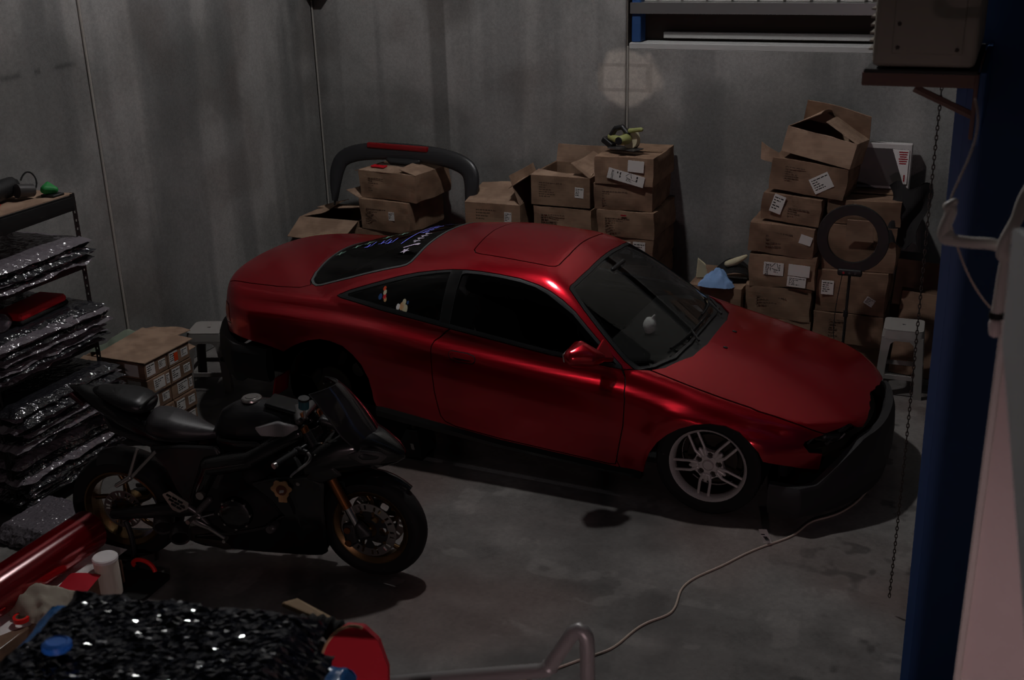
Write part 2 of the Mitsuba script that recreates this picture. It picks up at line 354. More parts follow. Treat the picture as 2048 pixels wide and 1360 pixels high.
# back wall: full panel on the left, low panel under the high window on the right
WX, WZ = -2.852, 2.27
struct('wall_back', bx(XL-.2, WX, YB+.02, YB+.2, 0, 6.6), 'm_joint')
part('wall_back', 'panel', xf(cbox(WX-.012-XL, .06, 6.6, .008), (XL+WX-.012)/2, YB+.03, 3.3), 'm_wall', False)
part('wall_back', 'panel', xf(cbox(3.2-WX-.012, .24, WZ, .012), (3.2+WX+.012)/2, YB+.12, WZ/2), 'm_wall', False)
part('wall_back', 'sealant', xf(cbox(.016, .02, WZ+.02, .005), WX+.004, YB+.008, WZ/2), 'm_grout', False, 'pale sealant bead in the joint of the back wall')
part('wall_back', 'corner_sealant', tube([(XL+.012, YB-.012, z) for z in np.linspace(0, 2.68, 12)], .008, 8), 'm_grout', 30, 'pale sealant bead in the corner')
# high opening: sill, dark void, steel channel, ribbed cladding
struct('window_1', bx(WX+.02, 3.2, YB+.22, YB+.24, WZ, 4.2), 'm_void', label='dark high opening in the back wall')
part('window_1', 'sill', xf(cbox(3.2-WX-.03, .24, .05, .006), (3.2+WX)/2, YB+.12, WZ+.012), 'm_alu_sill', False, 'pale cement sill')
part('window_1', 'bottom_rail', xf(cbox(3.2-WX-.25, .04, .05, .004), (3.2+WX)/2+.13, YB+.18, WZ+.085), 'm_alu_sill', False)
ch = Polygon([(0, 0), (.16, 0), (.16, .012), (.012, .012), (.012, .075), (.16, .075), (.16, .085), (0, .085)])
m = trimesh.creation.extrude_polygon(ch, 3.2-WX-.02, engine='earcut'); m.apply_transform([[0, 0, 1, WX+.02], [1, 0, 0, YB+.01], [0, 1, 0, WZ+.262], [0, 0, 0, 1]])
part('window_1', 'steel_channel', m, 'm_galv', False, 'grey steel channel across the opening')
part('window_1', 'blue_post', xf(cbox(.075, .14, .36, .006), WX+.065, YB+.10, WZ+.22), 'm_steel_blue', False, 'blue steel post end')
rib = []
k = 0
for x in np.arange(WX+.06, 2.6, .2):
    prof = Polygon([(0, 0), (.145, 0), (.155, .035), (.19, .035), (.2, 0), (.2, .006), (.192, .041), (.153, .041), (.143, .006), (0, .006)])
    m = trimesh.creation.extrude_polygon(prof, 3.4, engine='earcut'); m.apply_transform([[1, 0, 0, x], [0, 1, 0, YB+.12], [0, 0, 1, WZ+.35], [0, 0, 0, 1]])
    part('window_1', 'cladding_panel', m, 'm_cladding', False)
# ceiling, front and right walls (mostly unseen, they bounce the light)
struct('ceiling', bx(XL-.2, 3.2, -2.2, YB+.3, 6.6, 6.7), 'm_ceiling')
struct('wall_front', bx(XL-.2, 3.2, -2.4, -2.2, 0, 6.6), 'm_ceiling')
struct('wall_right', bx(3.2, 3.4, -2.2, YB+.3, 0, 6.6), 'm_ceiling')
# wall plate with bolts in the corner
k = thing('wall_bracket', 'small dark steel angle bracket bolted high in the wall corner', 'bracket')
part(k, 'plate', xf(cbox(.20, .012, .30, .003), XL+.10, YB-.008, 2.84), 'm_iron', False)
part(k, 'flange', xf(cbox(.22, .12, .012, .003), XL+.11, YB-.06, 2.69), 'm_iron', False)
for dx in (-.05, .06):
    part(k, 'bolt', cyl((XL+.10+dx, YB-.015, 2.755), (XL+.10+dx, YB-.045, 2.755), .022, .02, 6), 'm_galv')

# ------------------------------------------------------------------ right side: blue steel, white wall end, pipes
col = [(-.135, 0.), (.85, 0.), (.85, 6.6), (-.215, 6.6)]
k = struct('pillar_blue', prism(col, .30, 'xz'), 'm_steel_blue', label='wide blue painted steel column'); scene[k] = mikit.ply(xf(prism(col, .30, 'xz'), 0, 4.73, 0), 'm_steel_blue')
part('pillar_blue', 'edge_flange', xf(prism([(-.135, 0), (-.10, 0), (-.18, 6.6), (-.215, 6.6)], .02, 'xz'), -.001, 4.572, 0), 'm_steel_blue', False)
struct('wall_landing', bx(.058, 2.0, 2.60, 2.86, 0, 2.56), 'm_white_wall', label='white plastered wall end beside the stair landing')
part('wall_landing', 'corner_strip', xf(cbox(.018, .03, 2.56, .004), .056, 2.60, 1.28), 'm_white_pvc', False)
one('sloping_grey_surface', 'grey surface with a sloping edge blurred at the right edge of the view', 'board', xf(prism(Polygon([(0, 2.86), (.02, 2.69), (.323, 2.30), (.60, 1.90), (.95, 1.90), (.95, 2.86)]).buffer(-.01).buffer(.01), .03, 'xz'), .046, 1.785, 0, yaw=math.atan2(-.31, .09)), 'm_grey_surface', False)  # grey area right of the wall end, built as its own surface
P0 = lambda x, z: (x, 2.54, z)
k = thing('drain_pipe', 'white plastic pipe with elbows bracketed in front of the blue column', 'pipe')
pt = [(-.083, 2.70), (-.088, 2.655), (-.086, 2.632), (-.070, 2.628), (-.02, 2.626), (.018, 2.624), (.036, 2.612), (.040, 2.58), (.038, 2.52), (.036, 2.47)]
part(k, 'pipe', tube(smooth_path([P0(*q) for q in pt], 5), .0125, 14), 'm_white_pvc')
for q in ((-.08, 2.633), (.036, 2.606)): part(k, 'elbow', ellipsoid(q[0], 2.54, q[1], .017, .016, .017, 2), 'm_white_pvc')
part(k, 'rubber_ring', cyl(P0(.036, 2.475), P0(.036, 2.462), .0155, n=18), 'm_rubber')
part(k, 'nozzle', hull((.035, 2.54, 2.45, .013), (.037, 2.54, 2.43, .013)), 'm_white_wall')
part(k, 'clamp', hull((-.085, 2.54, 2.70, .012), (-.074, 2.54, 2.712, .008)), 'm_white_pvc')
one('pipe_hook', 'white curved pipe hook above the drain pipe', 'hook', tube(smooth_path([(.085, 2.5, 2.85), (.075, 2.5, 2.78), (.055, 2.5, 2.72), (.052, 2.5, 2.70), (.04, 2.5, 2.665), (.032, 2.5, 2.64), (.045, 2.53, 2.61)], 6), .0125, 12), 'm_white_pvc')
one('hanging_wire', 'thin pale wire hanging beside the blue column and over the drain pipe', 'wire', tube(smooth_path([(-.058, 2.60, 2.92), (-.056, 2.59, 2.80), (-.078, 2.57, 2.73), (-.084, 2.56, 2.70), (-.070, 2.556, 2.64), (-.03, 2.556, 2.55), (.012, 2.556, 2.49), (.022, 2.548, 2.482)], 8), .0022, 8), 'm_cord')
# roller-door chain
links = []
k = thing('hoist_chain', 'long hanging hand chain of the roller door in front of the blue column', 'chain')
zc = np.arange(.10, 4.4, .021)
for i, z in enumerate(zc):
    a = np.linspace(0, 2*np.pi, 9)[:-1]; w, h = .0055, .0135
    ring = np.stack([w*np.cos(a), 0*a, h*np.sin(a)], 1)
    if i % 2: ring = ring[:, [1, 0, 2]]
    links.append(tube(ring+[-.246+.004*math.sin(z*2), 5.14, z],   .0026, 5, closed=True))
part(k, 'links', cat(links), 'm_iron', 30, stuff=True)
# air conditioner condenser on its bracket
k = thing('condenser_unit', 'beige air conditioner outdoor unit on a wall bracket beside the blue column', 'air conditioner')
AX0, AX1, AY0, AY1, AZ = -.395, -.094, 3.75, 4.50, 2.835
part(k, 'housing', xf(rbox(AX1-AX0, AY1-AY0, .62, .018), (AX0+AX1)/2, (AY0+AY1)/2, AZ+.31), 'm_ac')
part(k, 'end_panel', xf(cbox(.205, .012, .56, .004), AX0+.16, AY0-.003, AZ+.32), 'm_ac', False)
for q in ((AX0+.075, AZ+.06), (AX1-.055, AZ+.055), (AX0+.075, AZ+.13)): part(k, 'screw', cyl((q[0], AY0-.008, q[1]), (q[0], AY0-.014, q[1]), .006, n=10), 'm_iron')
for i in range(22): part(k, 'fin', xf(cbox(.016, .7, .006, .001), AX0-.006, (AY0+AY1)/2, AZ+.05+i*.024), 'm_ac', False)
part(k, 'warning_sticker', xf(cbox(.03, .002, .02, .0005), AX0+.185, AY0-.010, AZ+.30), 'm_orange', False, 'small orange warning sticker')
part(k, 'base_tray', xf(cbox(AX1-AX0+.03, AY1-AY0+.02, .012, .003), (AX0+AX1)/2-.005, (AY0+AY1)/2, AZ-.012), 'm_ac_dark', False)
for y in (AY0+.06, AY1-.10):
    part(k, 'bracket_arm', xf(cbox(.34, .04, .045, .004), (AX0+AX1)/2-.010, y, AZ-.042), 'm_rust', False)
    part(k, 'bracket_brace', tube([(AX0+.13, y, AZ-.07), (-.085, y, AZ-.15)], .013, 6), 'm_rust', 30)
    part(k, 'bracket_foot', xf(cbox(.02, .05, .20, .003), -.082, y, AZ-.12), 'm_rust', False)
part(k, 'mounting_plate', xf(cbox(.02, 4.62-AY0, .22, .003), -.068, (AY0+4.62)/2, AZ-.12), 'm_steel_blue', False)
# ------------------------------------------------------------------ red coupe
# ---- car body as an implicit surface in the car's own frame (x forward from the front axle, y to its left, z up)
def _tab(pts,sig):
    pass
    p=np.array(sorted(pts)); xs=np.arange(-4.4,1.6,.01); v=np.interp(xs,p[:,0],p[:,1])
    v=gaussian_filter1d(v,sig/.01,mode='nearest'); return lambda x: np.interp(x,xs,v)
zs_=_tab([(1.2,.47),(.85,.53),(.62,.575),(.2,.665),(-.2,.75),(-.53,.82),(-1.0,.847),(-1.65,.90),(-2.14,.955),(-2.44,.972),(-2.8,.965),(-3.3,.94),(-3.55,.90),(-3.9,.82)],.08)
gc_=_tab([(1.2,.40),(.9,.50),(.7,.605),(.5,.675),(.2,.76),(-.1,.82),(-.3,.85),(-.6,.86),(-2.6,.98),(-2.9,1.03),(-3.1,1.045),(-3.3,1.04),(-3.5,1.005),(-3.65,.92),(-4.,.7)],.06)
pl_=_tab([(1.2,.78),(.8,.86),(.5,.94),(.2,.985),(-.1,1.),(-2.8,1.),(-3.2,.975),(-3.5,.93),(-4.,.85)],.1)
def _prof():
    pass
    t=np.arange(-.9,.8,.004)
    v=np.interp(t,[-.9,-.62,-.52,-.42,-.30,-.20,-.15,-.118,-.104,-.088,-.074,-.05,0,.38,.5,.8],[.80,.84,.862,.878,.887,.886,.880,.869,.852,.824,.809,.802,.797,.578,.51,.34])
    v=gaussian_filter1d(v,.009/.004,mode='nearest'); return lambda q: np.interp(q,t,v)
pf_=_prof()
def smax(a,b,k):
    h=np.maximum(k-np.abs(a-b),0)/k; return np.maximum(a,b)+h*h*k*.25
def smin(a,b,k): return -smax(-a,-b,k)
def F(p):
    x,y,z=p[...,0],np.abs(p[...,1]),p[...,2]
    zs=zs_(x); side=y-pf_(z-zs)*pl_(x)
    # flares
    for cx in (0.,-2.61):
        r=np.hypot(x-cx,z-.31); side=side-.020*np.exp(-((r-.34)/.07)**2)*(z>.1)
    gc=gc_(x); low=gc-(gc-zs)*(y/.70)**2
    xw=x+.50*y*y+.055; ws=.835+(-.2-xw)*.575-.10*np.maximum(-.2-xw,0)*np.maximum(xw+.95,0)*-1.2
    rf=1.325-(.045+.05*(x>-1.5))*(x+1.5)**2-.25*y*y-.35*y**4
    xr=x-1.0*y*y; rr=.985+(xr+3.08)*.27+.12*np.maximum(xr+3.08,0)*np.maximum(-2.-xr,0)
    cab=smin(smin(ws,rf,.05),rr,.08)
    top=np.maximum(low,cab)
    slope=np.where(cab>low,np.where(ws<np.minimum(rf,rr),1.15,1.03),1.03)
    f=smax(side,(z-top)/slope,.075)
    fr=x-(.875-.52*(y/.85)**2.6-.25*np.maximum(.45-z,0)**1)
    re=(-3.66+.42*(y/.85)**3.2+.22*np.maximum(z-.72,0))-x
    f=smax(f,fr,.10); f=smax(f,re,.10)
    return f
UF,UR=.25,-3.05
def axis_dir(u,ph):
    a=np.clip(u,UR,UF); be=np.where(u>UF,(u-UF)/.6,np.where(u<UR,(u-UR)/.6,0.))*np.radians(80)
    A=np.stack([a,0*a,0*a+.45],-1)
    D=np.stack([np.sin(be),-np.cos(be)*np.cos(ph),np.cos(be)*np.sin(ph)],-1); return A,D
def surf(u,ph,off=0.):
    A,D=axis_dir(u,ph); lo=np.zeros(u.shape); hi=np.full(u.shape,1.7)
    for _ in range(34):
        m=(lo+hi)/2; ins=F(A+m[...,None]*D)<off; lo=np.where(ins,m,lo); hi=np.where(ins,hi,m)
    return A+lo[...,None]*D
def inv(p):
    p=np.asarray(p,float); a=np.clip(p[...,0],UR,UF); d=p-np.stack([a,0*a,0*a+.45],-1)
    r=np.linalg.norm(d,axis=-1); be=np.arcsin(np.clip(d[...,0]/r,-1,1))
    u=np.where(p[...,0]>UF,UF+np.degrees(be)/80*.6,np.where(p[...,0]<UR,UR+np.degrees(be)/80*.6,p[...,0]))
    return u,np.arctan2(d[...,2],-d[...,1])
def grad(p,e=2e-3):
    g=np.stack([F(p+e*np.eye(3)[i])-F(p-e*np.eye(3)[i]) for i in range(3)],-1); return g/np.linalg.norm(g,axis=-1,keepdims=True)
CX, CY, CYAW, CP = -1.3084, 6.6244, -.0281, .018
def c2w(p):
    p = np.asarray(p, float); c, s = math.cos(CYAW), math.sin(CYAW)
    return np.stack([CX+c*p[..., 0]-s*p[..., 1], CY+s*p[..., 0]+c*p[..., 1], p[..., 2]-CP*p[..., 0]], -1)
def cw(m):
    m = m.copy(); m.vertices = c2w(m.vertices); return m
VC = .8*math.pi/2
def mir(p): return [(u, 2*VC-v) for u, v in p]
def full(half): return Polygon(list(half)+mir(half)[::-1]).buffer(0)
def near_far(poly): 
    q = affinity.affine_transform(poly, [1, 0, 0, -1, 0, 2*VC]); return poly, q
def S(p, off=0.): 
    p = np.asarray(p, float); return surf(p[..., 0], p[..., 1]/.8, off)
def skin(poly, off=0., step=.02, skirt=.010, flip=False):
    """piece of the body surface over a polygon of (u, v), with its edge folded inwards"""
    V, Nn, Fs, o = [], [], [], 0
    for g in getattr(poly, 'geoms', [poly]):
        if g.area < 1e-5: continue
        bd = [];  loops = []; n0 = 0
        for ring in [g.exterior, *g.interiors]:
            c = np.array(ring.segmentize(step*.7).coords)[:-1]; loops.append(np.arange(len(c))+n0); n0 += len(c); bd.append(c)
        bd = np.vstack(bd); x0, y0, x1, y1 = g.bounds
        gx, gy = np.meshgrid(np.arange(x0, x1, step), np.arange(y0, y1, step)); gx = gx+(np.arange(gx.shape[0]) % 2)[:, None]*step/2
        q = np.stack([gx.ravel(), gy.ravel()], 1); q = q[shapely.contains_xy(g.buffer(-step*.5), q[:, 0], q[:, 1])]
        p = np.vstack([bd, q]); t = Delaunay(p).simplices; cc = p[t].mean(1); t = t[shapely.contains_xy(g, cc[:, 0], cc[:, 1])]
        a, b, d = p[t[:, 0]], p[t[:, 1]], p[t[:, 2]]; ar = (b[:, 0]-a[:, 0])*(d[:, 1]-a[:, 1])-(b[:, 1]-a[:, 1])*(d[:, 0]-a[:, 0])
        t = t[np.abs(ar) > 1e-10]; ar = ar[np.abs(ar) > 1e-10]; t = np.where((ar > 0)[:, None], t, t[:, ::-1])
        P = S(p, off); N = grad(P)
        fn = np.cross(P[t[:, 1]]-P[t[:, 0]], P[t[:, 2]]-P[t[:, 0]]); 
        if ((fn*N[t[:, 0]]).sum(1) < 0).mean() > .5: t = t[:, ::-1]
        V.append(P); Nn.append(N); Fs.append(t+o); o += len(P)
        if skirt:
            for lp in loops:
                k = len(lp); top = P[lp]; bot = top-N[lp]*skirt; tan = np.roll(top, -1, 0)-np.roll(top, 1, 0); sn = np.cross(tan, N[lp]); sn /= np.linalg.norm(sn, axis=1, keepdims=True)+1e-12
                V += [top, bot]; Nn += [sn, sn]; i = np.arange(k); j = (i+1) % k
                Fs.append(np.vstack([np.stack([i, j, j+k], 1), np.stack([i, j+k, i+k], 1)])+o); o += 2*k
    return np.vstack(V), np.vstack(Fs), np.vstack(Nn)
def put_skin(parent, name, poly, m, off=0., label=None, **kw):
    V, f, N = skin(poly, off, **kw); W = c2w(V); c, s = math.cos(CYAW), math.sin(CYAW)
    N = np.stack([c*N[:, 0]-s*N[:, 1], s*N[:, 0]+c*N[:, 1], N[:, 2]], 1)
    k = free(parent+'__'+name); path = meshkit.write_ply(TM(W, f), True, normals=N)
    scene[k] = {'type': 'ply', 'filename': path, 'face_normals': False, 'bsdf': {'type': 'ref', 'id': m}}
    if label: labels[k] = {'label': label}
    return k
CAR = thing('coupe', 'red metallic two-door coupe with a missing rear wheel and stripped front bumper', 'car')

sill = [(-.37, -.22), (-.522, -.23), (-.57, -.231), (-.713, -.225), (-1.311, -.209), (-2.196, -.142)]
farch = [(.27, .018), (.246, .068), (.179, .109), (.098, .129), (.015, .131), (-.066, .116), (-.149, .084), (-.22, .04), (-.277, -.012), (-.322, -.078), (-.349, -.147)]
rarch = [(-2.207, -.1), (-2.207, -.028), (-2.218, .048), (-2.258, .128), (-2.314, .181), (-2.384, .221), (-2.476, .238), (-2.551, .24), (-2.646, .22), (-2.726, .19), (-2.79, .16), (-2.845, .128)]
nose = [(.83, VC), (.828, .95), (.815, .7), (.766, .388), (.70, .22), (.648, .135), (.616, .143), (.583, .184), (.532, .152), (.436, .094), (.407, .072), (.403, .056), (.423, .003), (.471, -.024), (.464, -.166), (.363, -.084), (.283, -.036)]
rear = [(-3.06, .153), (-3.181, .167), (-3.265, .155), (-3.5, .25), (-3.63, .5), (-3.64, .9), (-3.64, VC)]
DOM = full(nose+farch+sill+rarch+rear)
GAP = .0035
hood = full([(-.394, .365), (-.325, .40), (-.218, .559), (-.183, .805), (-.180, VC)][::-1]+[(-.24, .329), (-.088, .294), (.058, .263), (.202, .235), (.306, .204), (.386, .173), (.471, .121), (.532, .150), (.583, .184), (.616, .143), (.648, .135), (.70, .22), (.766, .388), (.815, .7), (.828, .95), (.83, VC)])
door = Polygon([(-.54, .343), (-.515, .308), (-.484, .187), (-.49, .048), (-.541, -.183), (-.55, -.212), (-.59, -.219), (-.713, -.214), (-1.311, -.198), (-1.62, -.176), (-1.69, -.155), (-1.716, -.12), (-1.727, -.032), (-1.736, .055), (-1.741, .207), (-1.747, .301), (-1.74, .334), (-1.675, .392), (-1.645, .411), (-1.308, .384), (-.98, .357), (-.838, .353)]).buffer(0)
belt = Polygon([(-2.47, .508), (-2.147, .469), (-1.651, .431), (-1.312, .404), (-.983, .377), (-.545, .358), (-.535, .343), (-.838, .355), (-.98, .359), (-1.308, .386), (-1.647, .412), (-2.142, .452), (-2.451, .489), (-2.485, .499)]).buffer(0)
dlo = Polygon([(-2.476, .506), (-2.403, .54), (-2.201, .611), (-2.073, .658), (-1.961, .692), (-1.847, .718), (-1.732, .739), (-1.64, .747), (-1.545, .75), (-1.408, .747), (-1.271, .74), (-1.148, .72), (-1.059, .695), (-.97, .659), (-.88, .61), (-.694, .469), (-.544, .359), (-.983, .377), (-1.312, .404), (-1.651, .431), (-2.147, .469)]).buffer(0)
dgl = Polygon([(-1.645, .724), (-1.619, .729), (-1.534, .732), (-1.398, .730), (-1.261, .721), (-1.157, .705), (-1.067, .676), (-.888, .592), (-.716, .465), (-.575, .364), (-.984, .382), (-1.312, .409), (-1.60, .432), (-1.655, .436), (-1.658, .715)]).buffer(0)
qgl = Polygon([(-2.41, .518), (-2.189, .594), (-1.949, .675), (-1.834, .704), (-1.737, .724), (-1.728, .444), (-2.148, .478), (-2.40, .504)]).buffer(-.006).buffer(.006)
bpil = Polygon([(-1.66, .745), (-1.735, .737), (-1.722, .440), (-1.662, .434)]).buffer(0)
rwin = full([(-2.07, VC), (-2.06, .99), (-2.05, .846), (-2.055, .775), (-2.075, .745), (-2.113, .728), (-2.463, .629), (-2.70, .579), (-2.745, .576), (-2.785, .592), (-2.828, .632), (-2.868, .734), (-2.888, .916), (-2.90, VC)])
wscr = full([(-.93, VC), (-.932, .985), (-.948, .81), (-.958, .765), (-.952, .742), (-.831, .636), (-.679, .511), (-.536, .396), (-.47, .356), (-.445, .360), (-.379, .394), (-.30, .502), (-.268, .75), (-.262, VC)])
cowl = full([(-.262, VC), (-.268, .75), (-.30, .502), (-.379, .394), (-.445, .360), (-.394, .365), (-.325, .40), (-.218, .559), (-.183, .805), (-.18, VC)])
sunr = full([(-1.085, VC), (-1.08, 1.032), (-1.088, .905), (-1.10, .882), (-1.136, .868), (-1.327, .875), (-1.612, .890), (-1.655, .90), (-1.68, .93), (-1.69, 1.058), (-1.705, VC)])
trunk = full([(-2.905, VC), (-2.893, .916), (-2.873, .734), (-2.833, .628), (-2.79, .575), (-2.837, .535), (-2.987, .52), (-3.146, .517), (-3.244, .53), (-3.42, .545), (-3.50, .60), (-3.55, .8), (-3.57, VC)])
lamp = Polygon([(-3.205, .235), (-3.225, .36), (-3.30, .40), (-3.44, .43), (-3.5, .33), (-3.36, .24)]).buffer(0)
fend = Polygon([(-.394, .365), (-.24, .329), (-.088, .294), (.058, .263), (.202, .235), (.306, .204), (.386, .173), (.471, .121), (.532, .150)]+nose[9:]+farch+[(-.37, -.22), (-.522, -.23), (-.541, -.183), (-.49, .048), (-.484, .187), (-.515, .308), (-.53, .340), (-.47, .353)]).buffer(0)
U2 = shapely.union_all
both = lambda p: U2(near_far(p))
def pg(p): return p.buffer(-GAP)
others = U2([hood, both(door), both(belt), both(dlo), rwin.buffer(.004), wscr.buffer(.004), cowl, sunr, trunk, both(lamp), both(fend)])
bodyp = DOM.difference(others).buffer(-GAP)
bodyp = max(getattr(bodyp, 'geoms', [bodyp]), key=lambda g: g.area)
put_skin(CAR, 'body', bodyp, 'm_paint')
put_skin(CAR, 'hood', pg(hood), 'm_paint', label='red hood')
for p in near_far(fend): put_skin(CAR, 'fender', p.buffer(-GAP).buffer(-.002).buffer(.002), 'm_paint')
put_skin(CAR, 'trunk_lid', pg(trunk), 'm_paint')
put_skin(CAR, 'sunroof', pg(sunr), 'm_paint', label='red sunroof panel')
DOORS = [put_skin(CAR, 'door', pg(p), 'm_paint') for p in near_far(door)]
for p in near_far(belt): put_skin(CAR, 'belt_moulding', p, 'm_trim', off=.006, skirt=.014, label='black rubber moulding below the side windows')
for p in near_far(dlo.difference(U2([dgl, qgl, bpil]))): put_skin(CAR, 'window_frame', p, 'm_trim', off=-.003, skirt=.02)
for p in near_far(bpil): put_skin(CAR, 'door_pillar', p, 'm_black_gloss', off=-.002, skirt=.01)
for p in near_far(dgl): put_skin(CAR, 'door_glass', p, 'm_glass_dark', off=-.008, skirt=0)
QG = [put_skin(CAR, 'quarter_glass', p, 'm_glass_dark', off=-.007, skirt=0) for p in near_far(qgl)]
put_skin(CAR, 'windshield', wscr.buffer(-.016), 'm_glass', off=-.004, skirt=0)
put_skin(CAR, 'windshield_seal', wscr.buffer(.003).difference(wscr.buffer(-.017)), 'm_trim', off=.001, skirt=.012)
RW = put_skin(CAR, 'rear_window', rwin.buffer(-.011), 'm_glass_dark', off=-.003, skirt=0, label='dark rear window with stickers')
put_skin(CAR, 'rear_window_seal', rwin.buffer(.003).difference(rwin.buffer(-.012)), 'm_gasket', off=.002, skirt=.012, label='grey trim around the rear window')
put_skin(CAR, 'cowl', cowl.buffer(-.002), 'm_black_plastic', off=-.012, skirt=.02, label='black plastic cowl below the windshield')
for p in near_far(lamp): put_skin(CAR, 'tail_lamp', p.buffer(-.003), 'm_lens_red', off=.002)
la = Polygon([(-3.21, .245), (-3.228, .345), (-3.285, .385), (-3.29, .25)])
for p in near_far(la): put_skin(CAR, 'side_marker', p, 'm_lens_amber', off=.005)
wins = U2([both(dgl.buffer(.004)), both(qgl.buffer(.004)), wscr.buffer(-.02), rwin.buffer(-.015)])
shell = DOM.buffer(-.008).difference(wins)
put_skin(CAR, 'inner_shell', shell, 'm_black_matte', off=-.016, skirt=.0, step=.03)
# flat stickers on the rear glass: strokes and a star, and two small colour decals on the quarter window
def decal(host, name, polys, m, off): 
    g = U2(polys) if isinstance(polys, list) else polys
    return put_skin(host, name, g, m, off=off, skirt=0, step=.012)
def bar(a, b, w): return LineString([a, b]).buffer(w/2, cap_style=2)
star = Polygon([(-2.19+.032*(1 if i % 2 == 0 else .42)*math.cos(i*math.pi/5), .905+.042*(1 if i % 2 == 0 else .42)*math.sin(i*math.pi/5)) for i in range(10)])
st = [star, bar((-2.235, .955), (-2.15, 1.02), .016), bar((-2.15, .99), (-2.15, 1.02), .03)]
for k, v in enumerate(np.arange(1.06, 1.24, .055)):
    st += [bar((-2.20, v-.02), (-2.20, v+.02), .010), bar((-2.215, v), (-2.17, v+.012), .010), bar((-2.225, v+.015), (-2.215, v+.03), .012)]
decal(CAR, 'sticker', st, 'm_sticker_white', .0005)
bl = [bar((-2.30, 1.03), (-2.31, 1.62), .010), bar((-2.31, 1.62), (-2.20, 1.60), .010)]
for v in np.arange(1.27, 1.55, .07): bl += [bar((-2.26, v), (-2.26, v+.045), .014), bar((-2.285, v+.01), (-2.225, v+.035), .012), bar((-2.235, v), (-2.225, v+.02), .010)]
for (u, v) in ((-2.43, 1.08), (-2.50, 1.10), (-2.60, 1.07)): bl += [bar((u-.03, v), (u+.03, v+.02), .012), bar((u, v-.01), (u-.02, v+.08), .012), bar((u+.02, v+.03), (u+.01, v+.12), .009)]
decal(CAR, 'sticker', bl, 'm_sticker_blue', .0005)
gn = []
for (u, v) in ((-2.56, 1.28), (-2.66, 1.18), (-2.74, 1.14), (-2.82, 1.02), (-2.45, 1.32)): gn += [bar((u-.03, v), (u+.03, v+.03), .010), bar((u+.01, v-.02), (u-.02, v+.07), .010), bar((u-.02, v+.04), (u+.03, v+.06), .008)]
decal(CAR, 'sticker', gn, 'm_sticker_green', .0005)
for (u, v, m, r) in ((-2.15, .575, 'm_orange', .013), (-2.14, .553, 'm_cream', .014), (-2.135, .528, 'm_red_matte', .014), (-2.165, .525, 'm_steel_blue', .016), (-2.125, .512, 'm_beige', .012), (-1.99, .515, 'm_cream', .016), (-2.0, .49, 'm_beige', .020), (-1.975, .478, 'm_cream', .022), (-2.025, .484, 'm_white', .016), (-1.965, .515, 'm_steel_blue', .009)):
    put_skin(QG[0], 'decal', affinity.scale(Point(u, v).buffer(r, 8), .8, 1.15), m, off=-.0055, skirt=0, step=.008)
# door handles
for sgn, d, pgn in ((1, DOORS[0], 0), (-1, DOORS[1], 1)):
    h = Polygon([(-1.624, .281), (-1.61, .294), (-1.502, .292), (-1.455, .282), (-1.443, .262), (-1.46, .246), (-1.562, .243), (-1.610, .255)]).buffer(-.01).buffer(.01)
    q = near_far(h)[pgn]; put_skin(d, 'handle_gap_shade', q.buffer(.005).difference(q), 'm_black_matte', off=.001, skirt=0); put_skin(d, 'handle_surround', q.difference(q.buffer(-.009)), 'm_paint', off=.005, skirt=.01)  # the black ring paints the shade around the recessed handle
    g = near_far(Polygon([(-1.59, .284), (-1.50, .283), (-1.465, .272), (-1.47, .262), (-1.56, .262), (-1.595, .27)]).buffer(0))[pgn]
    put_skin(d, 'handle', g, 'm_paint', off=.009, skirt=.014)
    g = near_far(Polygon([(-1.592, .262), (-1.475, .259), (-1.48, .252), (-1.58, .25)]))[pgn]; put_skin(d, 'handle_recess_shade', g, 'm_black_matte', off=.0015, skirt=0)  # black patch painted for the shade under the handle
def cpart(parent, name, m, mt, smooth=30, label=None): return part(parent, name, cw(m), mt, smooth, label)
# door mirrors
for sg in (-1,):
    mm = hull((-.735, sg*.935, .945, .060), (-.745, sg*1.03, .938, .050), (-.66, sg*.98, .93, .055), (-.62, sg*.93, .92, .035), (-.755, sg*.96, .90, .048), (-.70, sg*.97, .955, .055))
    hs = cpart(CAR, 'side_mirror', mm, 'm_paint', 60, 'red door mirror')
    cpart(hs, 'foot', hull((-.66, sg*.90, .90, .022), (-.60, sg*.80, .868, .02), (-.66, sg*.795, .875, .02), (-.655, sg*.77, .96, .008)), 'm_paint', 40)
    cpart(hs, 'mirror_glass', hull((-.80, sg*.93, .95, .006), (-.80, sg*1.03, .945, .006), (-.80, sg*.94, .90, .006), (-.80, sg*1.02, .90, .006)), 'm_chrome')
# sills, wheel wells, underbody
for sg in (-1, 1):
    cpart(CAR, 'side_skirt', loft([[(x, sg*.80, b), (x, sg*.853, b+.004), (x, sg*.858, t-.02), (x, sg*.835, t+.006), (x, sg*.80, t+.006)] for x, b, t in ((-.39, .155, .205), (-.6, .158, .198), (-1.3, .178, .225), (-2.0, .22, .285), (-2.19, .235, .30))]), 'm_black_gloss', 30, 'black side skirt')
    for ax in (0., -2.61):
        well = lathe([(.318, 0), (.318, .36), (.05, .36)], 40, 'y'); well.vertices = well.vertices*[1, sg, 1]+[ax, -sg*0, .315]
        well.vertices[:, 1] = well.vertices[:, 1]-sg*.0
        v = well.vertices; v[:, 1] = sg*(.745-np.abs(v[:, 1])); v[:, 2] = np.maximum(v[:, 2], .20); well.vertices = v
        cpart(CAR, 'wheel_well', well, 'm_black_matte', 30)
cpart(CAR, 'underbody', cat(xf(cbox(2.6, 1.5, .03, .01), -1.30, 0, .235), xf(cbox(.8, 1.3, .03, .01), -3.2, 0, .33), xf(cbox(.5, .9, .03, .01), .32, 0, .24)), 'm_black_matte', False)
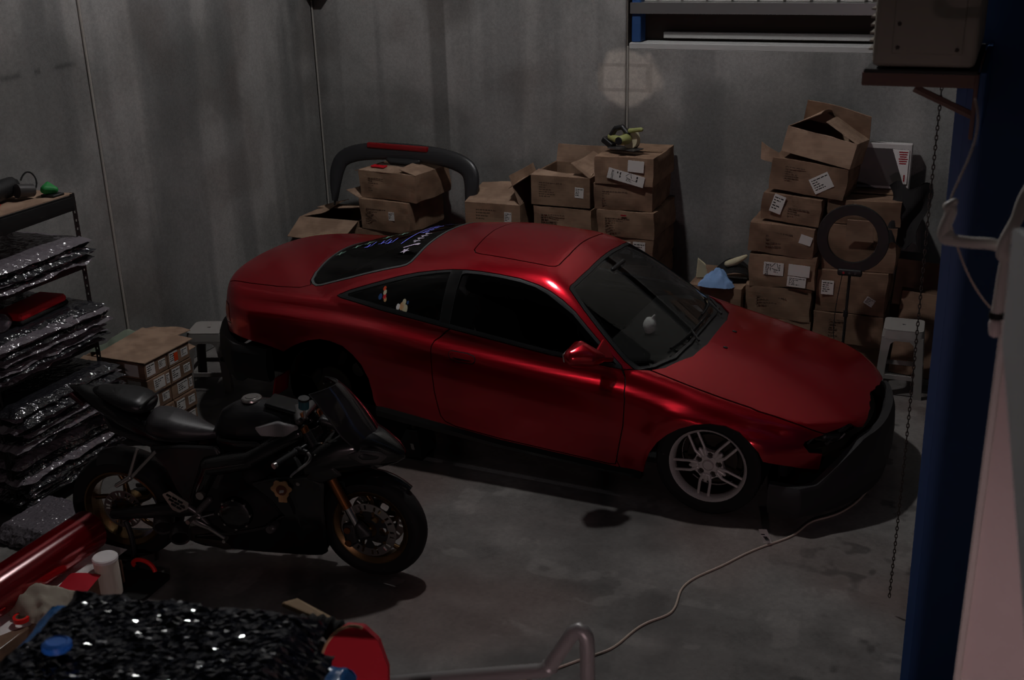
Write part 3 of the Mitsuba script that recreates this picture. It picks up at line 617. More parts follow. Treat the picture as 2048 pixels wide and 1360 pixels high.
# wheels
def wheel(ax, sg, steer):
    w = free(CAR+'__wheel'); 
    tyre = lathe([(.226, -.09), (.244, -.10), (.292, -.103), (.307, -.092), (.312, -.07), (.312, .07), (.307, .092), (.295, .103), (.244, .10), (.226, .09)], 64, 'y')
    rim = lathe([(.184, .05), (.196, .03), (.202, -.05), (.206, -.080), (.219, -.096), (.2265, -.101), (.227, -.094), (.225, -.086), (.217, -.08), (.212, .0), (.217, .085), (.225, .094)], 64, 'y')
    M = lambda m: xf(m, ax, sg*.732, .312, yaw=steer+(math.pi if sg > 0 else 0))
    scene[w] = mikit.ply(cw(M(tyre)), 'm_rubber', 40); labels[w] = {'label': 'black tyre on a silver five-spoke rim'}
    cpart(w, 'rim', M(rim), 'm_rim', 40, 'silver alloy rim')
    cpart(w, 'rim_barrel', M(lathe([(.195, -.06), (.185, .08), (.05, .085)], 48, 'y')), 'm_iron', 40)
    for k in range(5):
        a0 = math.radians(-97.5+72*k)
        sp = []
        for e in (-1, 1):
            tip = np.array([math.cos(a0), math.sin(a0)])*.203; t = np.array([-math.sin(a0), math.cos(a0)]); b = np.array([math.cos(a0), math.sin(a0)])*.108
            sp.append(hull((tip[0]+t[0]*e*.030, -.068, tip[1]+t[1]*e*.030, .0085), (b[0]+t[0]*e*.030, -.083, b[1]+t[1]*e*.030, .0085), seg=10))
            sp.append(hull((b[0]+t[0]*e*.030, -.083, b[1]+t[1]*e*.030, .0085), (b[0]*.62+t[0]*e*.016, -.078, b[1]*.62+t[1]*e*.016, .014), seg=10))
        sp.append(hull((b[0]*.98, -.078, b[1]*.98, .010), (b[0]*.62, -.074, b[1]*.62, .018), seg=10))
        cpart(w, 'spoke', M(cat(sp)), 'm_rim', 40)
    hubp = Polygon([(.108*math.cos(a)*(1+.10*math.cos(5*(a+math.radians(97.5)))), .108*math.sin(a)*(1+.10*math.cos(5*(a+math.radians(97.5))))) for a in np.linspace(0, 2*np.pi, 60)[:-1]])
    holes = [Point(.062*math.cos(math.radians(-97.5+36+72*k)), .062*math.sin(math.radians(-97.5+36+72*k))).buffer(.0185, 10) for k in range(5)]
    hubp = affinity.scale(hubp, .86, .86).difference(U2(holes))
    cpart(w, 'hub', M(xf(prism(hubp, .035, 'xz'), 0, -.064, 0)), 'm_rim', 30)
    cpart(w, 'hub_cap', M(lathe([(0, -.094), (.026, -.092), (.034, -.084), (.036, -.06)], 28, 'y')), 'm_rim', 40)
    for h in holes:
        c = h.centroid; cpart(w, 'lug_nut', M(xf(cyl((c.x, -.06, c.y), (c.x, -.040, c.y), .0125, n=6), 0, -.010, 0)), 'm_iron')
    cpart(w, 'brake_disc', M(lathe([(.05, .02), (.148, .02), (.148, .042), (.05, .042)], 40, 'y')), 'm_iron', 30)
wheel(0., -1, .03); wheel(0., 1, .03); wheel(-2.61, 1, 0)
# bare rear hub on the near side
h = free(CAR+'__rear_hub')
HB = (-2.61, -.70, .315)
scene[h] = mikit.ply(cw(xf(lathe([(0, -.015), (.06, -.015), (.062, .0), (.135, .0), (.14, .006), (.14, .05), (.05, .06)], 44, 'y'), *HB)), 'm_iron', 30); labels[h] = {'label': 'bare rusty brake hub without its wheel'}
for k in range(5): a = 2*math.pi*k/5; cpart(h, 'stud', cyl((HB[0]+.052*math.cos(a), HB[1]-.012, HB[2]+.052*math.sin(a)), (HB[0]+.052*math.cos(a), HB[1]-.05, HB[2]+.052*math.sin(a)), .006, n=8), 'm_galv')
cpart(h, 'caliper', hull((HB[0]-.14, HB[1]+.0, HB[2]+.05, .03), (HB[0]-.13, HB[1]+.05, HB[2]-.06, .03), (HB[0]-.10, HB[1]+.0, HB[2]+.10, .025)), 'm_iron')
cpart(h, 'suspension_arm', cat(tube([(-2.61, -.62, .25), (-2.2, -.5, .24)], .022), tube([(-2.62, -.60, .40), (-2.55, -.48, .66)], .035)), 'm_iron')
cpart(CAR, 'mud_flap', xf(cbox(.012, .17, .15, .003), -2.985, -.77, .30, pitch=.25), 'm_red_pad', False)
# bumpers
def bumper(front, zlo, zhi, tip, k, xend, prow, n=48):
    s = np.linspace(-1, 1, n); y = .865*np.sign(s)*np.abs(s)**.8
    return y
def band(tipx, depth, pw, xend, zfun, out, sgn, n=60, ymax=.87):
    """bumper skin: plan curve x = tip - depth*|y/ymax|^pw carried on along the sides to xend; zfun(t) -> (low, high)"""
    t = np.linspace(0, np.pi/2, n//2); y = ymax*np.sin(t)**.9; x = tipx-sgn*depth*(y/ymax)**pw
    xs = np.linspace(x[-1], xend, 8)[1:]; x = np.concatenate([x, xs]); y = np.concatenate([y, xs*0+ymax])
    x = np.concatenate([x[::-1], x[1:]]); y = np.concatenate([-y[::-1], y[1:]]); sec = []
    nrm = np.stack([-np.gradient(y), np.gradient(x)], 1); nrm /= np.linalg.norm(nrm, axis=1, keepdims=True)
    nrm *= np.sign((nrm*np.stack([x-(tipx-sgn*1.2), y], 1)).sum(1))[:, None]
    for i in range(len(x)):
        lo, hi = zfun(x[i], abs(y[i])); h = hi-lo; P = []
        for o, z in ((-.03, lo), (out*.35, lo), (out*.9, lo+.28*h), (out, lo+.55*h), (out*.85, lo+.82*h), (out*.35, hi), (-.03, hi), (-.045, hi-.02), (-.045, lo+.02)): P.append((x[i]+nrm[i, 0]*o, y[i]+nrm[i, 1]*o, z))
        sec.append(P)
    return loft(sec)
rb = band(-3.70, .44, 3.2, -2.99, lambda x, y: (.32+.03*(x > -3.2), .585+.02*(x+3.3 > 0)*0), .035, -1)
cpart(CAR, 'rear_bumper', rb, 'm_bumper', 40, 'unpainted dark grey rear bumper')
fb = band(.88, .36, 2.4, .36, lambda x, y: (.10, .28+.20*float(np.clip((x-.60)/.2, 0, 1))), .035, 1, ymax=.83)
cpart(CAR, 'front_bumper', fb, 'm_bumper', 40, 'dark unpainted front bumper hanging loose')
cpart(CAR, 'crash_beam', tube(np.array([(.76-.34*(abs(y)/.7)**2.3, y, .40) for y in np.linspace(-.66, .66, 25)]), .045, 8), 'm_iron', 30)
cpart(CAR, 'front_panel', xf(cbox(.05, 1.35, .36, .01), .40, 0, .36), 'm_black_matte', False)
for sg in (-1, 1):
    hl = cpart(CAR, 'headlamp_bracket', xf(cbox(.10, .16, .012, .003), .60, sg*.50, .485, roll=.1), 'm_iron', False)
    cpart(hl, 'bracket_tab', tube([(.62, sg*.60, .47), (.66, sg*.48, .50), (.70, sg*.42, .54)], .012, 6), 'm_bike_grey')
    cpart(hl, 'wiring', tube(smooth_path([(.52, sg*.62, .46), (.60, sg*.56, .50), (.64, sg*.50, .45), (.70, sg*.46, .49)], 6), .008, 6), 'm_black_plastic')
    cpart(hl, 'lamp_socket', hull((.60, sg*.55, .49, .03), (.66, sg*.52, .495, .025)), 'm_black_plastic')
# wipers, washer jets
for y0, y1, xo in ((-.46, .10, 0), (.08, .62, .02)):
    pts = [S([-.255-.02*k-.02*abs(k-2)*0, VC+.0]) for k in range(2)]
    ph = lambda y, off: S((-.285-.10*(y/.6)**2-xo, VC+math.atan2(y, .40)*.8), off)
    wp = cpart(CAR, 'wiper', tube([ph(y, .016) for y in np.linspace(y0, y1, 14)], .008, 6), 'm_black_matte', 30)
    cpart(wp, 'wiper_arm', tube([S((-.225, VC+math.atan2(y1*.7+y0*.3-.2, .40)*.8), .02), ph((y0+y1)/2, .028)], .008, 6), 'm_black_plastic', 30)
for u, v in ((-.092, 1.367), (-.08, .825)):
    p = S([u, v]); cpart(CAR, 'washer_jet', hull((p[0], p[1], p[2]+.001, .008), (p[0]+.015, p[1], p[2], .006)), 'm_black_plastic')
# interior
for sg in (-1, 1):
    st_ = cpart(CAR, 'seat', hull((-1.25, sg*.37, .48, .08), (-1.30, sg*.37-.2, .48, .06), (-1.30, sg*.37+.2, .48, .06), (-.90, sg*.37-.18, .50, .06), (-.90, sg*.37+.18, .50, .06)), 'm_interior', 40)
    cpart(st_, 'seat_back', hull((-1.42, sg*.37-.2, .55, .06), (-1.42, sg*.37+.2, .55, .06), (-1.62, sg*.37-.15, 1.0, .05), (-1.62, sg*.37+.15, 1.0, .05)), 'm_interior', 40)
    cpart(st_, 'headrest', hull((-1.66, sg*.37-.09, 1.07, .04), (-1.66, sg*.37+.09, 1.07, .04), (-1.67, sg*.37, 1.13, .04)), 'm_interior', 40)
cpart(CAR, 'dashboard', hull((-.55, -.62, .78, .04), (-.55, .62, .78, .04), (-.75, -.62, .74, .05), (-.75, .62, .74, .05), (-.36, -.5, .78, .02), (-.36, .5, .78, .02), (-.7, -.62, .5, .05), (-.7, .62, .5, .05)), 'm_interior', 40)
a = np.linspace(0, 2*np.pi, 33)[:-1]; rg = np.stack([0*a, .185*np.cos(a), .185*np.sin(a)], 1)
stw = cpart(CAR, 'steering_wheel', xf(tube(rg, .014, 8, closed=True), -.88, -.36, .80, pitch=-.45), 'm_black_plastic', 40)
cpart(stw, 'steering_boss', hull((-.86, -.36, .79, .05), (-.70, -.36, .72, .04)), 'm_black_plastic', 40)
cpart(CAR, 'rear_view_mirror', hull((-.84, -.10, 1.175, .015), (-.84, .10, 1.175, .015), (-.84, -.09, 1.155, .013), (-.84, .09, 1.155, .013)), 'm_black_plastic', 40)
cpart(CAR, 'rear_shelf', xf(cbox(.75, 1.15, .02, .004), -2.45, 0, .90), 'm_interior', False)
# ornament on the dashboard
dx = c2w(np.array([-.56, -.20, .83]))
kk = thing('dashboard_ornament', 'small white rounded ornament standing on the coupe dashboard', 'ornament')
part(kk, 'body', wobble(ellipsoid(dx[0], dx[1], dx[2]+.045, .042, .042, .052, 3), .006, 18, 4), 'm_white', True)
part(kk, 'stem', hull((dx[0]+.012, dx[1], dx[2]+.09, .010), (dx[0]+.03, dx[1], dx[2]+.115, .006)), 'm_white')
# jack stand under the sill
jp = c2w(np.array([-1.98, -.74, 0.])); jx, jy = jp[0], jp[1]
kk = thing('jack_stand', 'small black jack stand with a pale sticker under the coupe sill', 'jack stand')
part(kk, 'base', loft([[(jx+sx*r, jy+sy*r, z) for sx, sy in ((-1, -1), (1, -1), (1, 1), (-1, 1))] for z, r in ((0.002, .10), (.02, .10), (.17, .042), (.18, .042))]), 'm_black_plastic', False)
part(kk, 'post', cyl((jx, jy, .17), (jx, jy, .262), .018), 'm_iron')
part(kk, 'saddle', xf(cbox(.08, .06, .018, .004), jx, jy, .262), 'm_iron', False)
part(kk, 'sticker', xf(cbox(.022, .003, .075, .0005), jx+.03, jy-.0865, .075, roll=.30), 'm_label', False, 'pale sticker')
# ------------------------------------------------------------------ black sport motorcycle
BK = thing('motorcycle', 'black sport motorcycle with gold wheels parked in front of the red coupe', 'motorcycle')
BO, BYAW = np.array([-4.224, 4.26]), math.atan2(.305, 1.402)
def bw(m):
    return xf(m, BO[0], BO[1], 0, yaw=BYAW)
def bp(name, m, mt, smooth=35, parent=None, label=None): return part(parent or BK, name, bw(m), mt, smooth, label)
FX, FR, RX, RR = 1.435, .30, .03, .315
def bikewheel(ax, R, wd, name, steer, disc_r, nd):
    w = free(BK+'__'+name); k = wd/2
    M = lambda m: xf(m, ax, 0, R, yaw=steer)
    t = lathe([(R-.093, -k*.72), (R-.075, -k*.95), (R-.045, -k), (R-.02, -k*.82), (R-.005, -k*.45), (R, 0), (R-.005, k*.45), (R-.02, k*.82), (R-.045, k), (R-.075, k*.95), (R-.093, k*.72)], 72, 'y')
    scene[w] = mikit.ply(bw(M(t)), 'm_rubber', 50); labels[w] = {'label': 'black tyre on a gold rim'}
    q = R-.09
    bp('rim', M(lathe([(q-.028, -k*.55), (q-.006, -k*.80), (q+.004, -k*.80), (q+.004, -k*.7), (q-.018, -k*.4), (q-.022, k*.4), (q+.004, k*.7), (q+.004, k*.8), (q-.006, k*.8), (q-.028, k*.55), (q-.034, 0), (q-.028, -k*.55)], 64, 'y')), 'm_gold', 40, w)
    for i in range(5):
        a = 2*math.pi*i/5+.35; c, s = math.cos(a), math.sin(a); c2, s2 = math.cos(a+.16), math.sin(a+.16)
        bp('spoke', M(chain_hull([(c*.05, 0, s*.05, .022), (c*.13, 0, s*.13, .013), (c2*(q-.02), 0, s2*(q-.02), .014)], 10)), 'm_gold', 40, w)
    bp('hub', M(cyl((0, -.06, 0), (0, .06, 0), .052, n=28)), 'm_gold', 35, w)
    bp('axle_nut', M(cyl((0, -.115, 0), (0, .115, 0), .014, n=12)), 'm_chrome', 35, w)
    for sg in ((-1, 1) if nd == 2 else (-1,)):
        d = Point(0, 0).buffer(disc_r, 40).difference(Point(0, 0).buffer(disc_r-.045, 40)); cut = [affinity.rotate(sbox(disc_r-.036, -.006, disc_r-.010, .006), i*18+(i % 2)*5, origin=(0, 0)) for i in range(20)]
        bp('brake_disc', M(xf(prism(d.difference(U2(cut)), .005, 'xz'), 0, sg*.066, 0)), 'm_alu', False, w)
        car = Point(0, 0).buffer(disc_r-.045, 40).difference(Point(0, 0).buffer(.045, 24)).difference(U2([affinity.rotate(sbox(.060, -.022, disc_r-.055, .022), i*60, origin=(0, 0)).buffer(-.008).buffer(.008) for i in range(6)]))
        bp('disc_carrier', M(xf(prism(car, .004, 'xz'), 0, sg*.066, 0)), 'm_black_plastic', False, w)
        for i in range(10):
            a = 2*math.pi*i/10; bp('disc_bobbin', M(cyl((math.cos(a)*(disc_r-.048), sg*.060, math.sin(a)*(disc_r-.048)), (math.cos(a)*(disc_r-.048), sg*.073, math.sin(a)*(disc_r-.048)), .009, n=10)), 'm_gold', 30, w)
    return w
fw = bikewheel(FX, FR, .122, 'front_wheel', -.10, .155, 2)
bikewheel(RX, RR, .18, 'rear_wheel', 0, .112, 1)
# fork: rake 24 deg; gold uppers, chrome sliders
ct, sn_ = math.sin(.42), math.cos(.42)
for sg in (-1, 1):
    y = sg*.105; ax = np.array([FX-.035, y, FR+.0])
    up = lambda d: (ax[0]-ct*d, y, ax[2]+sn_*d)
    f = bp('fork_leg', cyl(up(.16), up(.34), .027, n=20), 'm_gold_anod', label='gold anodised fork leg')
    bp('fork_upper', cyl(up(.34), up(.62), .0268, n=20), 'm_black_plastic', 35, f)
    bp('fork_slider', cyl(up(.02), up(.17), .0205, n=18), 'm_chrome', 35, f)
    bp('fork_foot', hull((FX-.03, y, FR-.01, .030), (FX-.045, y, FR+.05, .026), (FX, y, FR, .024)), 'm_black_plastic', 35, f)
    bp('caliper', hull((FX-.115, y*.93, FR+.03, .022), (FX-.105, y*.93, FR-.07, .022), (FX-.075, y*.93, FR-.05, .020), (FX-.080, y*.93, FR+.04, .020)), 'm_black_plastic', 35, f)
    for dz in (.02, -.055): bp('caliper_piston', cyl((FX-.105, y*.93-sg*.0, FR+dz), (FX-.105, y*.93+sg*.030, FR+dz), .018, n=16), 'm_gold_anod', 35, f)
    bp('fork_cap', cyl(up(.62), up(.65), .022, n=12), 'm_gold_anod', 35, f)
    # clip-on bar, grip, lever, reservoir
    top = np.array(up(.56)); end = top+np.array([-.10, sg*.23, -.02])
    g = bp('handlebar', cyl(top, end, .011, n=12), 'm_black_plastic', 35)
    bp('grip', cyl(top+(end-top)*.45, end, .0175, n=16), 'm_rubber', 35, g)
    bp('bar_end', cyl(end, end+(end-top)*.07, .016, n=14), 'm_alu', 35, g)
    lv = [top+(end-top)*.42+[.05, 0, .0], top+(end-top)*.5+[.085, 0, -.02], top+(end-top)*.75+[.080, 0, -.045], top+(end-top)*1.02+[.075, 0, -.06]]
    bp('lever', tube(smooth_path(lv, 6), np.linspace(.009, .006, 19), 8), 'm_alu', 40, g, label='bare alloy lever')
    bp('lever_perch', hull((*(top+(end-top)*.36), .02), (*lv[0], .014)), 'm_black_plastic', 35, g)
rs = np.array([1.19, -.20, 1.045]); r_ = bp('brake_reservoir', cyl(rs, rs+[.006, -.004, .045], .026, n=20), 'm_teal', 35, label='blue-green brake fluid reservoir')
bp('reservoir_cap', cyl(rs+[.006, -.004, .045], rs+[.0075, -.005, .056], .028, n=20), 'm_black_plastic', 35, r_)
bp('reservoir_stay', tube([rs, rs-[.0, 0, .05], (1.17, -.12, .95)], .006, 6), 'm_alu', 35, r_)
bp('triple_clamp', hull((1.12, -.11, .93, .022), (1.12, .11, .93, .022), (1.07, 0, .94, .03)), 'm_bike_grey', 35)
for sg in (-1, 1): bp('clamp_bolt', cyl((1.145, sg*.11, .955), (1.14, sg*.11, .975), .012, n=8), 'm_gold_anod')
bp('dash', hull((1.24, -.09, .93, .02), (1.24, .09, .93, .02), (1.30, -.07, .90, .03), (1.30, .07, .90, .03)), 'm_black_plastic')
# tank, cap, seats, tail
tank = Polygon([(.60, .74), (.605, .84), (.66, .925), (.74, .972), (.84, .99), (.94, .985), (1.02, .965), (1.09, .935), (1.13, .90), (1.10, .80), (1.0, .765), (.80, .735), (.68, .715)]).buffer(.02).buffer(-.02)
def tank_half(x, z): return np.interp(x, [.60, .66, .78, .92, 1.05, 1.13], [.095, .115, .155, .165, .150, .12])*np.interp(z, [.7, .80, .92, 1.0], [.80, 1.0, .97, .80])
tk = bp('fuel_tank', puff(tank, tank_half, .12, .012), 'm_tank', True, label='glossy black fuel tank')
bp('tank_reflection', puff(Polygon([(.90, .90), (1.02, .935), (1.11, .905), (1.12, .875), (1.05, .855), (.93, .86)]).buffer(-.005).buffer(.008), .012, .02, .010, yfun=lambda x, z: -tank_half(x, z)*.985, rim=.002), 'm_tank_reflection', True, tk, label='pale patch painted for the reflection on the tank side')  # bright reflection on the tank, built as a pale patch
bp('tank_reflection', puff(Polygon([(.90, .90), (1.02, .935), (1.11, .905), (1.12, .875), (1.05, .855), (.93, .86)]).buffer(-.005).buffer(.008), .012, .02, .010, yfun=lambda x, z: tank_half(x, z)*.985, rim=.002), 'm_bike_grey', True, tk)  # mirrored copy of the reflection patch on the far side
bp('tank_cover', hull((.93, -.06, .985, .012), (.93, .06, .985, .012), (1.09, -.06, .945, .014), (1.09, .06, .945, .014)), 'm_black_gloss', 40, tk)
cp = bp('fuel_cap', xf(lathe([(0, .018), (.030, .018), (.033, .014), (.048, .014), (.053, .009), (.055, 0)], 36), .825, 0, .985, pitch=-.02), 'm_alu', 30, tk, label='round silver fuel cap')
bp('tank_knee_panel', puff(Polygon([(.66, .80), (.90, .815), (.93, .79), (.80, .755), (.68, .745)]).buffer(.008), .010, .03, .012, yfun=lambda x, z: -tank_half(x, z)*.99, rim=.001), 'm_black_gloss', True, tk)
seat = Polygon([(.20, .795), (.23, .86), (.27, .905), (.38, .888), (.50, .845), (.585, .815), (.635, .80), (.62, .755), (.50, .738), (.34, .745)]).buffer(.012).buffer(-.012)
bp('rider_seat', puff(seat, lambda x, z: np.interp(x, [.2, .3, .45, .64], [.155, .165, .14, .085]), .08, .012), 'm_vinyl_seat', True, label='dark grey vinyl rider seat')
tail = Polygon([(-.20, 1.005), (-.14, 1.012), (.02, .975), (.20, .885), (.34, .80), (.50, .735), (.48, .70), (.30, .72), (.12, .80), (-.04, .89), (-.15, .955)]).buffer(.008)
bp('tail_cowl', puff(tail, lambda x, z: np.interp(x, [-.2, -.1, .1, .4], [.035, .075, .12, .12]), .06, .012), 'm_black_gloss', True)
pil = Polygon([(-.10, .99), (-.03, 1.02), (.10, 1.012), (.22, .985), (.275, .945), (.265, .90), (.21, .885), (.08, .925)]).buffer(.012).buffer(-.012)
ps = bp('pillion_seat', puff(pil, lambda x, z: np.interp(x, [-.1, 0, .15, .28], [.075, .11, .14, .14]), .05, .011), 'm_vinyl_black', True, label='black padded pillion seat')
bp('seat_piping', tube([(.262-.02*abs(math.sin(t))*0, .135*math.sin(t), .955+.012*math.cos(t)) for t in np.linspace(-1.5, 1.5, 16)], .005, 6), 'm_black_gloss', 40, ps)
# passenger peg brackets (bare aluminium struts)
for sg in (-1, 1):
    pb = bp('peg_bracket', cat(tube([(.225, sg*.155, .735), (.165, sg*.175, .58)], .0095, 8), tube([(.325, sg*.155, .725), (.175, sg*.175, .575)], .0095, 8)), 'm_alu', label='bare alloy peg bracket')
    bp('passenger_peg', hull((.17, sg*.18, .575, .016), (.10, sg*.20, .535, .012)), 'm_alu', 35, pb)
bp('tail_light', hull((-.185, -.03, .965, .014), (-.185, .03, .965, .014), (-.12, -.05, .93, .014), (-.12, .05, .93, .014)), 'm_lens_dark')
bp('under_tray', hull((.05, -.07, .80, .02), (.05, .07, .80, .02), (-.02, 0, .84, .02), (.40, -.08, .70, .03), (.40, .08, .70, .03)), 'm_black_plastic')
# swingarm, frame, engine
for sg in (-1, 1):
    bp('swingarm', chain_hull([(RX-.02, sg*.125, RR, .028), (.20, sg*.125, RR+.03, .036), (.42, sg*.11, RR+.06, .045), (.56, sg*.09, RR+.08, .05)]), 'm_black_plastic', 40)
    bp('frame_beam', chain_hull([(.52, sg*.12, .46, .05), (.62, sg*.15, .66, .055), (.85, sg*.165, .72, .055), (1.10, sg*.09, .85, .06)]), 'm_black_gloss', 45)
    bp('frame_bolt', cyl((.56, sg*.165, .50), (.56, sg*.19, .50), .022, n=16), 'm_alu')
    bp('radiator_hose', tube(smooth_path([(.95, sg*.17, .62), (1.05, sg*.19, .55), (1.08, sg*.18, .44)], 6), .018, 8), 'm_rubber')
bp('engine_block', cat(rbox(.46, .30, .34, .05).apply_translation((.76, 0, .40)), hull((.95, -.13, .55, .05), (.95, .13, .55, .05), (.85, -.14, .62, .05), (.85, .14, .62, .05), (1.02, -.12, .42, .05), (1.02, .12, .42, .05))), 'm_black_matte')
for sg in (-1, 1):
    ec = bp('engine_cover', xf(lathe([(0, -.035), (.06, -.034), (.085, -.022), (.092, 0), (.092, .02)], 36, 'y'), .74, sg*.165, .40, yaw=0 if sg < 0 else math.pi), 'm_black_gloss', 40)
    for i in range(8): a = 2*math.pi*i/8; bp('cover_bolt', cyl((.74+.085*math.cos(a), sg*.17, .40+.085*math.sin(a)), (.74+.085*math.cos(a), sg*.188, .40+.085*math.sin(a)), .007, n=8), 'm_alu', 30, ec)
    bp('engine_cap', xf(lathe([(0, -.02), (.02, -.02), (.026, -.012), (.028, .02)], 24, 'y'), .93, sg*.175, .33), 'm_bike_grey', 40)
bp('radiator', xf(cbox(.035, .34, .28, .006), 1.10, 0, .46, pitch=-.30), 'm_black_matte', False)
bp('exhaust', cat(chain_hull([(.42, -.06, .215, .06), (.62, -.07, .19, .065), (.95, 0, .20, .05)]), chain_hull([(.42, .06, .215, .06), (.62, .07, .19, .065)])), 'm_iron', 40)
for k_, (x, y, z) in enumerate(((.30, -.145, .27), (.40, -.165, .225))):
    e = bp('exhaust_tip', xf(lathe([(.044, .0), (.050, -.01), (.056, 0), (.056, .07), (.047, .07), (.044, .0)], 32, 'y'), x, y, z, yaw=.35, roll=.35), 'm_bike_grey', 40)
    bp('tip_inside', xf(lathe([(0, .03), (.045, .03)], 24, 'y'), x, y, z, yaw=.35, roll=.35), 'm_black_matte', 40, e)
# rearset: drilled heel plate, peg, pedal
heel = Polygon([(.36, .505), (.405, .525), (.50, .465), (.492, .43), (.44, .405), (.405, .42)]).buffer(-.006).buffer(.008)
hol = [affinity.rotate(sbox(x-.012, z-.0045, x+.012, z+.0045).buffer(.003), -28) for x, z in ((.395, .50), (.425, .484), (.455, .468), (.405, .474), (.434, .458), (.464, .441), (.415, .448), (.443, .431))]
for sg in (-1, 1):
    rs_ = bp('heel_guard', xf(prism(heel.difference(U2(hol)), .006, 'xz'), 0, sg*.205, 0), 'm_bike_grey' if sg > 0 else 'm_alu', False, label='slotted alloy heel guard' if sg < 0 else None)
    bp('rearset_plate', chain_hull([(.47, sg*.195, .45, .014), (.53, sg*.185, .40, .018), (.60, sg*.165, .47, .02), (.53, sg*.185, .40, .016), (.58, sg*.18, .33, .014)], 10), 'm_bike_grey', 40, rs_)
    bp('foot_peg', tube([(.53, sg*.19, .385), (.515, sg*.27, .385)], .0135, 10), 'm_alu', 40, rs_)
    bp('pedal', chain_hull([(.50, sg*.205, .36, .016), (.60, sg*.21, .325, .012), (.69, sg*.215, .27, .010)], 10), 'm_alu', 40, rs_, label='alloy foot pedal')
    bp('pedal_tip', tube([(.69, sg*.20, .27), (.69, sg*.245, .27)], .010, 8), 'm_alu', 40, rs_)
    bp('push_rod', tube([(.50, sg*.20, .36), (.63, sg*.19, .40)], .006, 6), 'm_chrome', 40, rs_)
# fairings
side = Polygon([(.86, .60), (1.02, .645), (1.16, .66), (1.24, .61), (1.225, .48), (1.215, .30), (1.20, .17), (1.17, .15), (.80, .145), (.50, .145), (.44, .165), (.46, .215), (.70, .27), (.90, .33), (1.02, .42), (.96, .52)]).buffer(-.008).buffer(.012)
for sg in (-1, 1):
    fy = lambda x, z: sg*(np.interp(z, [.14, .25, .45, .66], [.10, .15, .185, .20])*np.interp(x, [.44, .8, 1.1, 1.25], [.85, 1., 1., .82]))
    sf = bp('side_fairing', puff(side, .012, .02, .014, yfun=fy, rim=.003), 'm_black_gloss', True)
    bp('crash_knob', hull((.97, sg*.20, .37, .022), (.97, sg*.235, .37, .020)), 'm_bike_grey', 40, sf)
    bp('fairing_screw', cyl((1.12, sg*.195, .62), (1.12, sg*.208, .62), .010, n=12), 'm_alu', 30, sf)
bp('belly_pan', loft([[(x, y*wd, z0+max(0, 1-abs(y)*1.0)*0+(abs(y) > .8)*.10) for y in (-1, -.7, 0, .7, 1, .9, .6, 0, -.6, -.9)] for x, wd, z0 in ((.46, .08, .15), (.60, .11, .14), (.9, .14, .138), (1.18, .12, .15))]), 'm_black_gloss', 40)
# upper fairing as a loft of pointed sections
secs = []
for x, zc_, hw, hh in ((1.16, .70, .205, .09), (1.24, .735, .20, .115), (1.34, .76, .175, .125), (1.44, .765, .14, .115), (1.53, .75, .10, .085), (1.60, .735, .06, .05), (1.635, .725, .02, .02)):
    a = np.linspace(0, 2*np.pi, 33)[:-1]; ca, sa = np.cos(a), np.sin(a)
    secs.append(np.stack([x+0*a, hw*np.sign(ca)*np.abs(ca)**.75, zc_+hh*np.sign(sa)*np.abs(sa)**.8], 1))
uf = bp('upper_fairing', loft(secs), 'm_black_gloss', 40)
for sg in (-1, 1):
    hlp = Polygon([(1.37, .775), (1.44, .80), (1.53, .775), (1.565, .745), (1.53, .715), (1.45, .72)]).buffer(-.006).buffer(.008)
    hy = lambda x, z: sg*(np.interp(x, [1.34, 1.44, 1.53, 1.60], [.175, .14, .10, .06])*.97+.0)
    hl = bp('headlight', puff(hlp, .012, .03, .010, yfun=hy, rim=.001), 'm_bike_grey', True, uf, label='grey headlight surround')
    bp('headlight_lens', puff(Polygon([(1.41, .775), (1.46, .785), (1.53, .762), (1.545, .748), (1.52, .733), (1.45, .74)]), .016, .02, .009, yfun=hy, rim=.002), 'm_black_gloss', True, uf)
    inl = Polygon([(1.20, .70), (1.30, .71), (1.34, .67), (1.24, .63), (1.17, .65)]).buffer(.006)
    bp('inner_panel', puff(inl, .010, .02, .012, yfun=lambda x, z: sg*(.19-.25*np.maximum(x-1.2, 0)*.6), rim=.002), 'm_black_gloss', True, uf)
# windscreen, curved sheet
def scr(u, v):
    x = 1.30+.28*v; z = 1.10-.13*v-.27*v**1.35; w = (.085+.10*np.sin(np.minimum(v*1.35+.35, 1.6)))*(1-.45*np.maximum(v-.55, 0)/.45); t = (u-.5)*2
    return np.stack([x-.11*t*t*(1-.3*v), t*w, z-.02*t*t], -1)
mat('m_screen', (24, 20, 22), .08, spec=.9, coat=.5)
sc = bp('windscreen', sheet(scr, 17, 17, .003), 'm_screen', True, label='dark smoked windscreen')
e_ = [scr(np.array(u), np.array(0.)) for u in np.linspace(0, 1, 13)]
bp('screen_edge', tube(e_, .0035, 6), 'm_black_plastic', 40, sc)
for u in (0., 1.): bp('screen_edge', tube([scr(np.array(u), np.array(v)) for v in np.linspace(0, 1, 15)], .004, 6), 'm_lens_red' if u > .5 else 'm_black_plastic', 40, sc)
